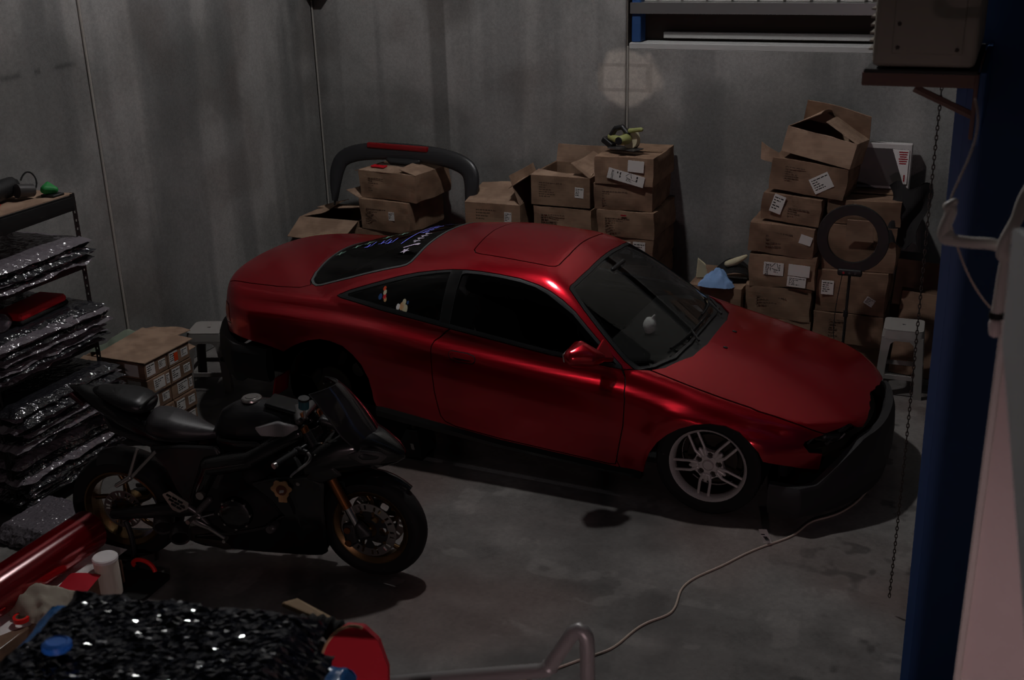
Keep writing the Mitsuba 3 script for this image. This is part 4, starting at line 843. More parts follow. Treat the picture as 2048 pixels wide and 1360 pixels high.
# front mudguard, hugging the tyre
def mg(u, v):
    a = np.radians(46+90*u); w = .072*(1-.35*np.abs(u-.5)*2*1.0); t = (v-.5)*2; r = FR+.022-.055*t*t
    return np.stack([FX+r*np.cos(a), t*w, FR+r*np.sin(a)], -1)
bp('front_mudguard', sheet(mg, 25, 9, .004), 'm_black_gloss', True)
def hg(u, v):
    a = np.radians(40+70*u); t = (v-.5)*2; r = RR+.022-.05*t*t
    return np.stack([RX+r*np.cos(a), t*.095, RR+r*np.sin(a)], -1)
bp('rear_hugger', sheet(hg, 16, 9, .004), 'm_black_plastic', True)
bp('chain_guard', tube([(RX, .10, RR+.06), (.50, .10, RR+.12)], .012, 6), 'm_black_plastic')
bp('rear_shock', cat(tube([(.40, 0, .36), (.46, 0, .68)], .016, 8), tube([(.41+.05*t/26+.035*math.cos(t*2.1), .035*math.sin(t*2.1), .42+.2*t/26) for t in np.linspace(0, 26, 120)], .006, 5)), 'm_black_plastic')
for sg in (-1, 1): bp('side_cover', puff(Polygon([(.27, .73), (.45, .75), (.66, .76), (.70, .66), (.62, .46), (.46, .40), (.40, .50), (.36, .62)]).buffer(-.01).buffer(.015), .02, .03, .014, yfun=lambda x, z: sg*np.interp(x, [.27, .5, .7], [.11, .12, .13]), rim=.004), 'm_black_plastic', True)
# pale horn-shaped paper flower tag on the side fairing
fl = hull((1.035, -.212, .585, .004), (1.035, -.222, .585, .004)); a = np.linspace(0, 2*np.pi, 37)[:-1]
pet = Polygon([(1.035+(.052+.006*math.cos(6*t))*math.cos(t), .595+(.046+.006*math.cos(6*t))*math.sin(t)) for t in a])
dk = bp('fairing_decal', xf(prism(U2([pet, sbox(1.015, .520, 1.060, .565)]), .006, 'xz'), 0, -.224, 0), 'm_beige', False, label='beige rosette-shaped decal')
bp('decal_ring', xf(prism(Point(1.037, .590).buffer(.028, 16), .004, 'xz'), 0, -.229, 0), 'm_brown', False, dk)
bp('decal_centre', xf(prism(Polygon([(1.025, .575), (1.05, .58), (1.052, .595), (1.03, .592)]), .004, 'xz'), 0, -.232, 0), 'm_label', False, dk)
bp('side_stand', tube([(.62, .10, .24), (.70, .22, .02)], .012, 8), 'm_black_plastic')
# paddock stand under the rear wheel
PS = thing('paddock_stand', 'black paddock stand with a red curved foot behind the motorcycle', 'stand')
for sg in (-1, 1):
    part(PS, 'upright', bw(tube(smooth_path([(RX+.06, sg*.155, RR-.02), (RX+.085, sg*.165, .20), (RX+.07, sg*.165, .05)], 6), .015, 10)), 'm_black_plastic')
    part(PS, 'wheel', bw(xf(cyl((0, -.015, 0), (0, .015, 0), .035, n=18), RX+.07, sg*.185, .035)), 'm_rubber')
part(PS, 'cross_tube', bw(tube([(RX-.37, -.165, .03), (RX-.38, 0, .03), (RX-.37, .165, .03)], .015, 8)), 'm_black_plastic')
for sg in (-1, 1): part(PS, 'side_tube', bw(tube([(RX+.07, sg*.165, .05), (RX-.37, sg*.165, .03)], .014, 8)), 'm_black_plastic')
part(PS, 'handle_grip', bw(tube(smooth_path([(RX+.09, -.19, .045), (RX+.11, -.215, .09), (RX+.16, -.225, .105), (RX+.215, -.23, .08), (RX+.235, -.235, .045)], 6), .012, 10)), 'm_red_bright', 40, 'red curved handle')
# ------------------------------------------------------------------ cartons along the back wall
def carton_mesh(w, d, h, seed, sag=.012, bulge=.012):
    n = 7; b = trimesh.creation.box((w, d, h)); 
    for _ in range(3): b = b.subdivide()
    v = b.vertices; q = v/np.array([w/2, d/2, h/2]); 
    for i in range(3):
        o = [k for k in range(3) if k != i]; on = np.abs(np.abs(q[:, i])-1) < 1e-6
        v[on, i] += np.sign(q[on, i])*bulge*(1-q[on][:, o[0]]**2)*(1-q[on][:, o[1]]**2)*(1 if i != 2 else -.6)
    v += (np.stack([meshkit.fbm(v*7+seed*5.1+11*k, 3, seed+k) for k in range(3)], 1)-.5)*2*sag*np.array([1, 1, .7])
    b.vertices = v; return b
def dashes(w, h, rows, seed, th=.0012):
    r = np.random.default_rng(seed); out = []
    for i in range(rows):
        x = 0; L_ = w*(1 if i == 0 else r.uniform(.25, .75))
        while x < L_:
            k = r.uniform(.008, .03); k = min(k, L_-x+.004); out.append(trimesh.creation.box((k, th, h/rows*.42)).apply_translation((x+k/2, 0, -i*h/rows))); x += k+.006
    return cat(out)
LABELS = []
def carton(name_label, x, y, z, w=.50, d=.56, h=.235, yaw=0., tilt=0., roll=0., seed=1, mt='m_card', label_at=None, prnt=None, big=None, group=None, flaps=None, open_top=False, sag=.012, tape=True, top_tape=True):
    """carton whose front face (towards -y) has its bottom edge centre at (x, y, z)"""
    k = thing('carton', name_label, 'box', group)
    M = lambda m: xf(xf(m, 0, d/2, h/2), x, y, z, yaw=yaw, pitch=roll, roll=tilt)
    if open_top:
        t = .006
        ws = [xf(cbox(w, t, h, .0015), 0, -d/2+t/2, 0), xf(cbox(w, t, h, .0015), 0, d/2-t/2, 0), xf(cbox(t, d-2*t, h, .0015), -w/2+t/2, 0, 0), xf(cbox(t, d-2*t, h, .0015), w/2-t/2, 0, 0), xf(cbox(w-2*t, d-2*t, t, .0015), 0, 0, -h/2+t/2)]
        for nm, q in zip(('wall', 'wall', 'wall', 'wall', 'bottom'), ws): part(k, nm, M(q), mt, False)
    else:
        part(k, 'body', M(carton_mesh(w, d, h, seed, sag)), mt, 25)
        if top_tape: part(k, 'tape', M(xf(cbox(w*.92, .05, .002, .0006), 0, 0, h/2+.002)), 'm_tape', False, 'brown packing tape')
    for f in (flaps or []):   # (side, length, angle, span)
        sd, ln, ang = f[:3]; span = f[3] if len(f) > 3 else 1.
        base = {'f': (0, -d/2, h/2, 0, w), 'b': (0, d/2, h/2, math.pi, w), 'l': (-w/2, 0, h/2, -math.pi/2, d), 'r': (w/2, 0, h/2, math.pi/2, d)}[sd]
        fl = sheet(lambda u, v: np.stack([(u-.5)*base[4]*span*(1-.06*v), -v*ln, .012*np.sin(u*5+seed)*v+0*u], -1), 9, 5, .005)
        part(k, 'flap', M(xf(xf(fl, 0, 0, 0, roll=ang), base[0], base[1], base[2], yaw=base[3])), 'm_card_in', 25, 'raised cardboard flap')
    if prnt:
        px, pz, pw, ph, rows = prnt
        part(k, 'print', M(xf(dashes(pw, ph, rows, seed+40), -w/2+px, -d/2-.0115 if not open_top else -d/2-.0008, h/2-pz)), 'm_print', False, 'dark printed text lines')
    for (lx, lz, lw, lh, rot, kind) in (label_at or []):
        o = -d/2-(.0135 if not open_top else .002); 
        lb = part(k, 'label', M(xf(cbox(lw, .002, lh, .0005), lx, o, lz, pitch=rot)), 'm_label', False, 'white paper label')
        if kind == 'au':
            tm = text_mesh_xz('AUSYD', lh*.20); tm2 = dashes(lw*.2, lh*.7, 4, seed+9)
            g = [xf(xf(tm, 0, -.0016, 0, pitch=math.pi/2), -lw*.40, 0, lh*.38), xf(xf(dashes(lh*.55, lw*.16, 2, seed), 0, -.0016, 0, pitch=math.pi/2), -lw*.16, 0, lh*.36), xf(xf(dashes(lh*.45, lw*.10, 1, seed+2), 0, -.0016, 0, pitch=math.pi/2), lw*.30, 0, lh*.36)]
            for a_ in (0, 1, 2): g.append(xf(tube([(.030*math.cos(t)*lh/.1, -.0016, .030*math.sin(t)*lh/.1) for t in (math.pi/2+2*math.pi*a_/3, math.pi/2+2*math.pi*(a_+.8)/3)], .0022*lh/.1, 4), lw*.08, 0, lh*.18))
            g.append(xf(xf(dashes(lw*.25, lh*.25, 3, seed+4), 0, -.0016, 0), lw*.02, 0, -lh*.10))
            part(k, 'label_print', M(xf(xf(cat(g), 0, 0, 0, pitch=rot), lx, o, lz)), 'm_ink', False, 'black shipping marks reading AUSYD')
        elif kind == 'lines':
            part(k, 'label_print', M(xf(xf(dashes(lw*.8, lh*.75, 5, seed+5), -lw*.4, -.0016, lh*.33, ), lx, o, lz, pitch=rot)), 'm_ink', False)
    return k
def text_mesh_xz(s, h):
    m = meshkit.text_mesh(s, h, .0008, True); m.apply_transform([[1, 0, 0, 0], [0, 0, -1, 0], [0, 1, 0, 0], [0, 0, 0, 1]]); return m
PR = (.07, .06, .20, .13, 7)
# stack carrying the circular saw
zs6 = [.0, .215, .435, .655, .875, 1.09, 1.30]
names = ['dented carton at the bottom of the stack under the circular saw', 'second carton from the floor in the stack under the circular saw', 'third carton from the floor in the stack under the circular saw', 'carton with two white labels seen through the coupe windshield', 'carton with printed lines and a red sticker in the saw stack', 'sagging carton directly below the topmost carton of the saw stack', 'topmost carton of the saw stack with two white labels']
for i, z in enumerate(zs6):
    h_ = (zs6+[1.515])[i+1]-z-.004
    la = [(.12, .02, .10, .13, 0, 'lines'), (.005, .03, .09, .10, 0, '')] if i == 3 else ([(.10, .045, .13, .09, .05, ''), (.02, -.045, .30, .085, .22, 'au')] if i == 6 else None)
    carton(names[i], -2.66+[0, .01, 0, .01, .015, -.015, 0][i], 8.36+[0, .01, 0, .01, .0, .02, 0][i], z+.002, .47, .60, h_, yaw=[0, .02, -.01, .01, .0, .03, .0][i], seed=10+i, prnt=PR if i in (1, 4, 5) else None, label_at=la, mt='m_card2' if i % 2 else 'm_card', sag=.016, group=None)
    if i == 4:
        one('red_sticker', 'small red sticker on the front of a carton in the saw stack', 'sticker', xf(cbox(.045, .003, .012, .0005), -2.655, 8.342, 1.06), 'm_red_ink', False)
# open carton beside it and the one below
carton('lower carton under the open-topped carton beside the saw stack', -3.20, 8.42, .002, .50, .56, .33, seed=21)
carton('middle carton under the open-topped carton beside the saw stack', -3.20, 8.43, .335, .50, .56, .36, seed=22, mt='m_card2')
carton('carton with a creased front edge just below the open-topped carton', -3.20, 8.42, .70, .50, .56, .36, seed=23, prnt=PR, sag=.018)
carton('open-topped carton with raised flaps beside the saw stack', -3.215, 8.42, 1.075, .51, .56, .245, yaw=-.02, seed=24, prnt=PR, label_at=[(.165, .0, .075, .085, .05, 'lines')], open_top=True, flaps=[('f', .13, -3.05), ('b', .15, -1.55), ('l', .25, .55), ('r', .20, -2.6)])
# low carton left of it with slanting top
carton('carton below the slant-topped carton beside the open-topped one', -3.83, 8.44, .002, .50, .56, .42, seed=25)
carton('middle carton below the slant-topped carton', -3.83, 8.44, .425, .50, .56, .42, seed=26, mt='m_card2')
carton('slant-topped carton with a white label between the spoiler stack and the open-topped carton', -3.83, 8.44, .85, .50, .56, .20, yaw=.01, seed=27, prnt=(.10, .06, .18, .10, 4), label_at=[(.14, -.01, .065, .09, 0, 'lines')], open_top=True, flaps=[('f', .36, -2.85), ('r', .26, -1.9), ('b', .20, -3.1)])
# stack that carries the spoiler
carton('bottom carton of the spoiler stack', -4.84, 8.38, .002, .52, .56, .37, seed=31)
carton('crushed carton in the lower middle of the spoiler stack', -4.84, 8.38, .375, .52, .58, .37, seed=32, mt='m_card2', sag=.025)
carton('squashed carton with a white label in the middle of the spoiler stack', -4.82, 8.36, .75, .50, .56, .27, yaw=-.10, seed=33, prnt=(.07, .08, .20, .12, 5), label_at=[(.085, .01, .06, .075, 0, 'lines')], sag=.022, flaps=[('l', .16, -.35)])
carton('battered topmost carton of the spoiler stack with bent flaps', -4.79, 8.40, 1.025, .60, .52, .235, yaw=-.14, seed=34, prnt=(.10, .06, .16, .13, 6), sag=.022, flaps=[('f', .16, -3.05), ('r', .18, -2.9), ('l', .06, .5)])
# open carton with flat flaps by the corner
carton('large open carton with spread flaps in the room corner', -5.42, 8.42, .002, .60, .52, .80, seed=35, open_top=True, flaps=[('f', .28, .42), ('r', .24, -.10, .9), ('b', .26, -3.0), ('l', .22, -2.9)])
# right-hand stacks
rn = ['bottom carton of the tall right-hand stack behind the hood', 'plain carton just above the bottom one of the tall right-hand stack', 'carton with AUSYD shipping labels in the tall right-hand stack', 'crushed open-ended carton above the one with AUSYD labels', 'narrow carton with a white label in the tall right-hand stack', 'carton with a slanted white label under the open tilted carton']
spec = [(-1.42, 8.36, .002, .50, .33, 0, None, None), (-1.425, 8.36, .335, .50, .25, 0, None, (.09, .08, .22, .09, 4)), (-1.405, 8.36, .59, .50, .25, -.01, [(-.06, .02, .15, .10, .03, 'au'), (.13, .02, .16, .09, .05, ''), (.115, -.07, .14, .08, .05, 'lines')], None), (-1.43, 8.36, .845, .49, .225, .06, [(.18, .03, .09, .07, .2, '')], (.13, .06, .20, .13, 5)), (-1.385, 8.42, 1.08, .44, .205, .08, [(-.10, .03, .09, .14, .22, 'lines')], (.20, .09, .15, .08, 4)), (-1.28, 8.46, 1.295, .56, .235, .10, [(.10, -.01, .15, .12, -.6, 'lines')], (.10, .05, .14, .11, 6))]
for nm, (x, y, z, w, h, rl, la, pr_) in zip(rn, spec):
    carton(nm, x, y, z, w, .56, h, yaw=.0 if z < 1 else -.06, roll=rl, seed=int(z*100)+50, label_at=la, prnt=pr_, mt='m_card2' if z > .8 else 'm_card', sag=.018)
carton('open tilted carton on top of the tall right-hand stack', -1.23, 8.46, 1.555, .52, .45, .19, yaw=-.10, roll=.20, tilt=-.10, seed=71, open_top=True, mt='m_card_in', flaps=[('f', .10, 2.95, .9), ('l', .25, -2.5), ('b', .22, -2.15), ('r', .28, -2.75)])
one('torn_flap', 'torn cardboard flap sticking out left of the tilted open carton', 'cardboard', xf(sheet(lambda u, v: np.stack([-.13*u, -.02*np.sin(3*u), .13*(v-.5)*(.6+.4*u)+.05*u], -1), 8, 6, .006), -1.50, 8.50, 1.55), 'm_card_in', 25)
qn = ['bottom carton behind the ring lamp stand', 'carton with printed lines behind the foot of the ring lamp stand', 'carton with a white label behind the ring lamp pole', 'dark carton behind the lower half of the ring lamp', 'upper carton behind the top of the ring lamp']
qs = [(-.90, 8.40, .002, .50, .18, None, None), (-.90, 8.38, .185, .51, .235, None, (.12, .05, .10, .15, 6)), (-.895, 8.40, .425, .50, .32, [(-.17, .03, .09, .11, 0, 'lines'), (.14, -.05, .07, .06, .5, 'lines')], None), (-.87, 8.44, .75, .52, .34, None, None), (-.86, 8.46, 1.095, .52, .18, [(-.03, .03, .09, .06, .2, '')], None)]
for nm, (x, y, z, w, h, la, pr_) in zip(qn, qs):
    carton(nm, x, y, z, w, .54, h, seed=int(z*100)+90, label_at=la, prnt=pr_, mt='m_card2', sag=.016)
one('light_patch_sheet', 'pale triangular sheet standing for a patch of light behind the ring lamp', 'cardboard', xf(sheet(lambda u, v: np.stack([.20*(u-.5)*(1-.1*v), .0*u-.05*v, .17*v], -1), 6, 6, .006), -.865, 8.40, .985), 'm_card_in', 25)  # patch of light on the cartons, built as a pale sheet
for i, (x, w_, h_, t_) in enumerate(((-.47, .34, .80, .20), (-.43, .30, .62, .30))):
    one('leaning_cardboard', ['tall dark cardboard sheet leaning in the corner by the right stool', 'shorter cardboard sheet leaning in front of the tall one'][i], 'cardboard', xf(xf(cbox(w_, .012, h_, .003), 0, 0, h_/2), x, 8.55-.2*i, .003, roll=-t_, yaw=-.2), 'm_card2', False)
# white framed box leaning on the wall and black cloth on it
k = thing('flat_white_box', 'flat white box with red print leaning on the wall behind the right cartons', 'box')
fx, fz = -.80, 1.275
part(k, 'body', xf(cbox(.42, .06, .345, .006), fx, 8.93, fz+.1725), 'm_white_box', False)
part(k, 'dark_panel', xf(cbox(.385, .004, .285, .001), fx-.005, 8.898, fz+.165), 'm_bike_grey', False)
part(k, 'white_corner', xf(prism([(.19, .305), (.07, .305), (.165, .045), (.19, .045)], .004, 'xz'), fx, 8.894, fz), 'm_white', False)
for i in range(6): part(k, 'red_print', xf(cbox(.065-.008*(i % 3), .002, .009, .0004), fx+.15, 8.891, fz+.285-i*.017), 'm_red_ink', False, 'red printed line')
part(k, 'red_print', xf(cbox(.010, .002, .05, .0004), fx+.168, 8.891, fz+.09), 'm_red_ink', False, 'red printed line')
cl = sheet(lambda u, v: np.stack([.30*(u-.5)*(1-.3*v)+.03*np.sin(6*v), -.10*v+.03*np.sin(7*u+4*v), .02-.42*v**1.2+.03*np.sin(9*u)], -1), 18, 18, .006)
one('black_bag', 'dark cloth bag draped over the cartons beside the flat white box', 'bag', xf(wobble(cl, .02, 6, 3), -.56, 8.56, 1.36), 'm_mat_carpet', True)
# low carton with rags and gloves, next to the tall stack
carton('low carton carrying rags behind the hood of the coupe', -1.90, 8.30, .002, .42, .56, .56, seed=97)
def rag(name, label, x, y, z, sx, sy, h, m, seed, catg='rag'):
    def f(u, v):
        r = np.maximum(np.abs(u-.5), np.abs(v-.5))*2; a = np.stack([u*3+seed, v*3, 0*u], -1); n = meshkit.fbm(a, 4, seed)
        return np.stack([sx*(u-.5)*(1+.6*(n-.5)), sy*(v-.5)*(1+.6*(n-.5)), h*np.clip(1-r, 0, 1)**.75*(.35+1.35*n)+.005], -1)
    return one(name, label, catg, xf(sheet(f, 24, 24, .004), x, y, z), m, True)
rag('blue_rag', 'light blue cleaning rag on the low carton behind the windshield', -1.90, 8.36, .565, .24, .20, .13, 'm_blue_rag', 5)
one('fender_liner', 'dark curved plastic piece with a shiny edge lying among the rags', 'plastic part', xf(wobble(sheet(lambda u, v: np.stack([.34*(u-.5), .22*(v-.5), .13*np.sin(np.pi*u)*(.6+.4*v)+.02], -1), 20, 12, .006), .01, 8, 2), -1.80, 8.52, .565, yaw=.3), 'm_black_plastic', True)
one('work_glove', 'cream work glove lying on top of the dark plastic piece', 'glove', xf(chain_hull([(-.06, 0, 0, .026), (0, 0, .02, .03), (.05, 0, .045, .022), (.08, .01, .06, .013)]), -1.79, 8.50, .70, yaw=.3), 'm_cream', 40)
one('foam_wedge', 'cream foam wedge standing at the left end of the rag pile', 'foam', xf(prism([(-.06, 0), (.03, 0), (.01, .10), (-.05, .15)], .05, 'xz'), -2.04, 8.52, .566, yaw=.3), 'm_cream', False)
# ------------------------------------------------------------------ spoiler leaning on its carton stack
k = thing('spoiler', 'dark grey rear wing spoiler with a red brake lamp standing on cartons', 'spoiler')
def sp(t, e):  # centre line of the arch and section size
    s = np.abs(t); x = .655*np.sign(t)*np.minimum(1, 1.02*np.sin(np.minimum(s, 1)*np.pi/2)**.85); return x
path = [(-.655, .0), (-.665, .14), (-.66, .27), (-.625, .365), (-.54, .42), (-.40, .455), (-.2, .475), (0, .48), (.2, .475), (.40, .455), (.54, .42), (.625, .365), (.66, .27), (.665, .14), (.655, .0)]
P_ = smooth_path([(x, z) for x, z in path], 6); secs = []
tg = np.gradient(P_, axis=0); tg /= np.linalg.norm(tg, axis=1, keepdims=True); nr = np.stack([-tg[:, 1], tg[:, 0]], 1)
s_ = np.linspace(-1, 1, len(P_))
for i, (x, z) in enumerate(P_):
    leg = np.clip((abs(s_[i])-.62)/.38, 0, 1); wd = .075*(1-leg)+.075*leg*(1-leg*.75)+.0*leg; th = .028+.012*leg; a = np.linspace(0, 2*np.pi, 17)[:-1]
    off = np.array([x, z]); secs.append(np.stack([off[0]+nr[i, 0]*wd*np.cos(a), th*np.sin(a), off[1]+nr[i, 1]*wd*np.cos(a)], 1))
SPM = lambda m: xf(m, -4.75, 8.52, .93, roll=-.30, pitch=.02)
part(k, 'wing', SPM(loft(secs)), 'm_spoiler', 50)
part(k, 'brake_lamp', SPM(xf(rbox(.60, .045, .052, .014), -.07, -.018, .515, roll=.1)), 'm_lens_red', 30, 'long red brake lamp')
part(k, 'lamp_base', SPM(hull((-.15, -.02, .405, .02), (.15, -.02, .405, .02), (-.11, -.03, .38, .02), (.11, -.03, .38, .02))), 'm_black_plastic', 40)
for sg in (-1, 1): part(k, 'mount_foot', SPM(hull((sg*.655, 0, .02, .012), (sg*.655, 0, -.03, .008))), 'm_black_plastic')
one('red_wrapper', 'crumpled red and white wrapper on the carton under the spoiler', 'wrapper', xf(wobble(cbox(.14, .06, .012, .003).subdivide().subdivide(), .008, 14, 8), -4.93, 8.52, 1.285, yaw=-.15), 'm_red_matte', 30)
# ------------------------------------------------------------------ cordless circular saw
k = thing('circular_saw', 'lime and black cordless circular saw standing on the topmost carton', 'saw')
SW = lambda m: xf(m, -2.70, 8.52, 1.545, yaw=-.35)
part(k, 'base_plate', SW(xf(cbox(.26, .13, .008, .002), .0, 0, .010)), 'm_bike_grey', False)
part(k, 'blade_guard', SW(xf(cyl((0, -.02, 0), (0, .02, 0), .075, n=36), .03, .03, .085)), 'm_cream', 35)
part(k, 'blade', SW(xf(cyl((0, -.002, 0), (0, .002, 0), .068, n=40), .03, .058, .070)), 'm_galv', 35)
part(k, 'motor', SW(chain_hull([(.03, -.03, .09, .042), (.03, -.09, .09, .036)])), 'm_lime', 40, 'lime motor housing')
part(k, 'motor_cap', SW(cyl((.03, -.12, .09), (.03, -.132, .09), .030, n=20)), 'm_black_plastic')
part(k, 'handle', SW(chain_hull([(.02, 0, .13, .022), (-.03, 0, .175, .020), (-.10, 0, .155, .021), (-.145, 0, .09, .023)])), 'm_black_plastic', 40, 'black grip')
part(k, 'body', SW(chain_hull([(-.145, 0, .085, .028), (-.07, 0, .07, .030), (.03, 0, .09, .03)])), 'm_lime', 40)
part(k, 'battery', SW(xf(rbox(.11, .07, .05, .01), -.165, 0, .04, pitch=.5)), 'm_black_plastic', 40)
part(k, 'front_grip', SW(chain_hull([(.05, -.01, .155, .018), (.16, -.01, .175, .017)])), 'm_lime', 40)
# ------------------------------------------------------------------ ring lamp
k = thing('ring_lamp', 'black ring lamp on a thin tripod stand in front of the right cartons', 'lamp')
rx, ry, rz = -.88, 8.10, 1.085
a = np.linspace(0, 2*np.pi, 49)[:-1]
ring = loft([[(rx+(R_)*math.cos(t), ry+dy, rz+(R_)*math.sin(t)) for R_, dy in ((.175, -.018), (.245, -.018), (.25, 0), (.245, .018), (.175, .018), (.17, 0))] for t in np.append(a, 2*np.pi)], cap=False)
part(k, 'ring', ring, 'm_black_plastic', 40)
part(k, 'control_box', xf(rbox(.17, .05, .05, .012), rx, ry-.01, rz-.245), 'm_black_plastic', 40)
for i in range(3): part(k, 'button', cyl((rx-.04+.04*i, ry-.034, rz-.245), (rx-.04+.04*i, ry-.042, rz-.245), .008, n=12), 'm_red_ink' if i == 0 else 'm_bike_grey')
part(k, 'pole', cyl((rx-.01, ry+.0, .28), (rx, ry, rz-.26), .010, n=12), 'm_black_plastic')
part(k, 'pole_clamp', cyl((rx-.008, ry, .50), (rx-.007, ry, .545), .017, n=14), 'm_black_plastic')
for i in range(3):
    t = 2*math.pi*i/3+.5; part(k, 'leg', tube([(rx-.01, ry, .30), (rx-.01+.22*math.cos(t), ry+.22*math.sin(t), .008)], .007, 8), 'm_black_plastic')
part(k, 'cable', tube(smooth_path([(rx-.05, ry-.02, rz-.26), (rx-.075, ry-.02, .60), (rx-.07, ry-.02, .30), (rx-.02, ry-.04, .14), (rx+.10, ry-.12, .03), (rx+.22, ry-.14, .006)], 8), .003, 6), 'm_black_plastic')
# ------------------------------------------------------------------ plastic stools
def stool(label, x, y, yaw, H=.46, top=.145, foot=.19):
    k = thing('stool', label, 'stool', 'plastic stools'); M = lambda m: xf(m, x, y, 0, yaw=yaw)
    def sq(r, rr=.03): return sbox(-r, -r, r, r).buffer(-rr).buffer(rr, 6)
    part(k, 'seat', M(xf(prism(sq(top, .035).difference(Point(0, 0).buffer(.012)), .014), 0, 0, H-.014)), 'm_stool', 25)
    rimm = loft([[(r*px, r*py, z) for px, py in np.array(sq(1., .22).exterior.segmentize(.2).coords)[:-1]] for r, z in ((top*.98, H-.004), (top*1.01, H-.012), (top*1.05, H-.065), (top*1.02, H-.065), (top*.95, H-.02))], cap=False)
    part(k, 'apron', M(rimm), 'm_stool', 30)
    f = lambda z: top*1.03+(foot-top*1.03)*(H-.06-z)/(H-.06)
    for sx in (-1, 1):
        for sy in (-1, 1):
            secs = []
            for z in (H-.05, H*.5, .0):
                r = f(z); w_ = .055+.012*(z > .4); t = .012; A = [(r, r), (r, r-w_), (r-t, r-w_), (r-t, r-t), (r-w_, r-t), (r-w_, r)]
                secs.append([(sx*p, sy*q, z) for p, q in A])
            m = loft(secs); 
            if sx*sy < 0: m.invert()
            part(k, 'leg', M(m), 'm_stool', 30)
    for z in (H*.30,):
        r = f(z)
        for q in range(4): part(k, 'stretcher', M(xf(xf(cbox(2*r-.09, .010, .034, .002), 0, -r+.008, z), 0, 0, 0, yaw=q*math.pi/2)), 'm_stool', False)
    for q in range(4): part(k, 'arch', M(xf(xf(prism(Polygon([(-.10, .0), (.10, 0), (.10, -.10), (.085, -.10), (.078, -.045), (.05, -.02), (-.05, -.02), (-.078, -.045), (-.085, -.10), (-.10, -.10)]), .007, 'xz'), 0, -(f(H-.1)-.004), H-.06), 0, 0, 0, yaw=q*math.pi/2)), 'm_stool', False)
    return k
stool('pale plastic stool between the left cartons and the tail of the coupe', -5.30, 6.47, .35, .46, .135, .175)
stool('pale plastic stool behind the hanging chain near the blue column', -.475, 8.06, .04, .50, .135, .165)
# ------------------------------------------------------------------ steel shelving unit with bagged mats
SX0, SX1, SY0, SY1 = -5.70, -5.10, 4.31, 5.15
SZ = [.10, .45, .87, 1.38, 1.80]
k = thing('shelving_unit', 'black slotted steel shelving unit loaded with bagged mats along the left wall', 'shelf')
def post_mesh(x, y, sx, sy, h, holes=True):
    w = .036; t = .003; hs = [sbox(w*.5-.006, z, w*.5+.006, z+.022) for z in np.arange(.06, h-.05, .052)] if holes else []
    a = prism(sbox(0, 0, w, h).difference(U2(hs)), t, 'xz'); b = prism(sbox(0, 0, w, h).difference(U2(hs)), t, 'yz')
    a.vertices[:, 0] *= sx; b.vertices[:, 1] *= sy; m = cat(a, b); m.apply_translation((x, y, 0)); return m
for x, sx in ((SX0, 1), (SX1, -1)):
    for y, sy in ((SY0, 1), (SY1, -1)): part(k, 'post', post_mesh(x, y, sx, sy, SZ[-1]), 'm_shelf', False)
for z in SZ:
    part(k, 'shelf_board', xf(cbox(SX1-SX0-.012, SY1-SY0-.012, .012, .002), (SX0+SX1)/2, (SY0+SY1)/2, z-.006), 'm_card_in' if z > 1.7 else 'm_shelf', False)
    for y in (SY0+.004, SY1-.004): part(k, 'shelf_beam', xf(cbox(SX1-SX0-.006, .006, .045, .001), (SX0+SX1)/2, y, z-.030), 'm_shelf', False)
    for x in (SX0+.004, SX1-.004): part(k, 'shelf_beam', xf(cbox(.006, SY1-SY0-.006, .045, .001), x, (SY0+SY1)/2, z-.030), 'm_shelf', False)
def bag_mesh(w, d, t, seed, n=30, fold=.012):
    u, v = np.meshgrid(np.linspace(-1, 1, n), np.linspace(-1, 1, n), indexing='ij'); e = np.maximum(np.abs(u), np.abs(v))
    th = t*np.clip((1-e)/.16, .03, 1)**.6
    p = np.stack([u*3.1+seed*3.7, v*3.1, 0*u+seed], -1); nz = meshkit.fbm(p, 4, seed)-.5; nf = meshkit.fbm(p*4.2, 3, seed+9)-.5
    X = u*w/2*(1+.06*(meshkit.fbm(p*.8, 3, seed+3)-.5)); Y = v*d/2*(1+.06*(meshkit.fbm(p*.8, 3, seed+4)-.5)); X = X+.02*(meshkit.noise(p*2.2, seed+5)-.5)*(np.abs(u) > .8); Y = Y+.02*(meshkit.noise(p*2.2, seed+6)-.5)*(np.abs(v) > .8)
    zb = fold*.6*nz*2-.022*np.clip(e-.86, 0, 1)/.14*(.4+1.2*meshkit.noise(p*1.6, seed+7)); crk = fold*(np.abs(nf)*1.6-.3)
    top = np.stack([X, Y, zb+th+crk], -1).reshape(-1, 3); bot = np.stack([X, Y, zb+0*th-.001], -1).reshape(-1, 3); i = np.arange(n*n).reshape(n, n)
    f = np.vstack([np.stack([i[:-1, :-1].ravel(), i[1:, :-1].ravel(), i[1:, 1:].ravel()], 1), np.stack([i[:-1, :-1].ravel(), i[1:, 1:].ravel(), i[:-1, 1:].ravel()], 1)])
    b = np.concatenate([i[:, 0], i[-1, 1:], i[-2::-1, -1], i[0, -2:0:-1]]); c = np.roll(b, -1); N = n*n
    return TM(np.vstack([top, bot]), np.vstack([f, f[:, ::-1]+N, np.stack([b, b+N, c], 1), np.stack([c, b+N, c+N], 1)]))
ORD = ['topmost', 'second', 'third', 'fourth', 'fifth', 'sixth', 'seventh', 'eighth', 'ninth', 'tenth', 'eleventh', 'twelfth']
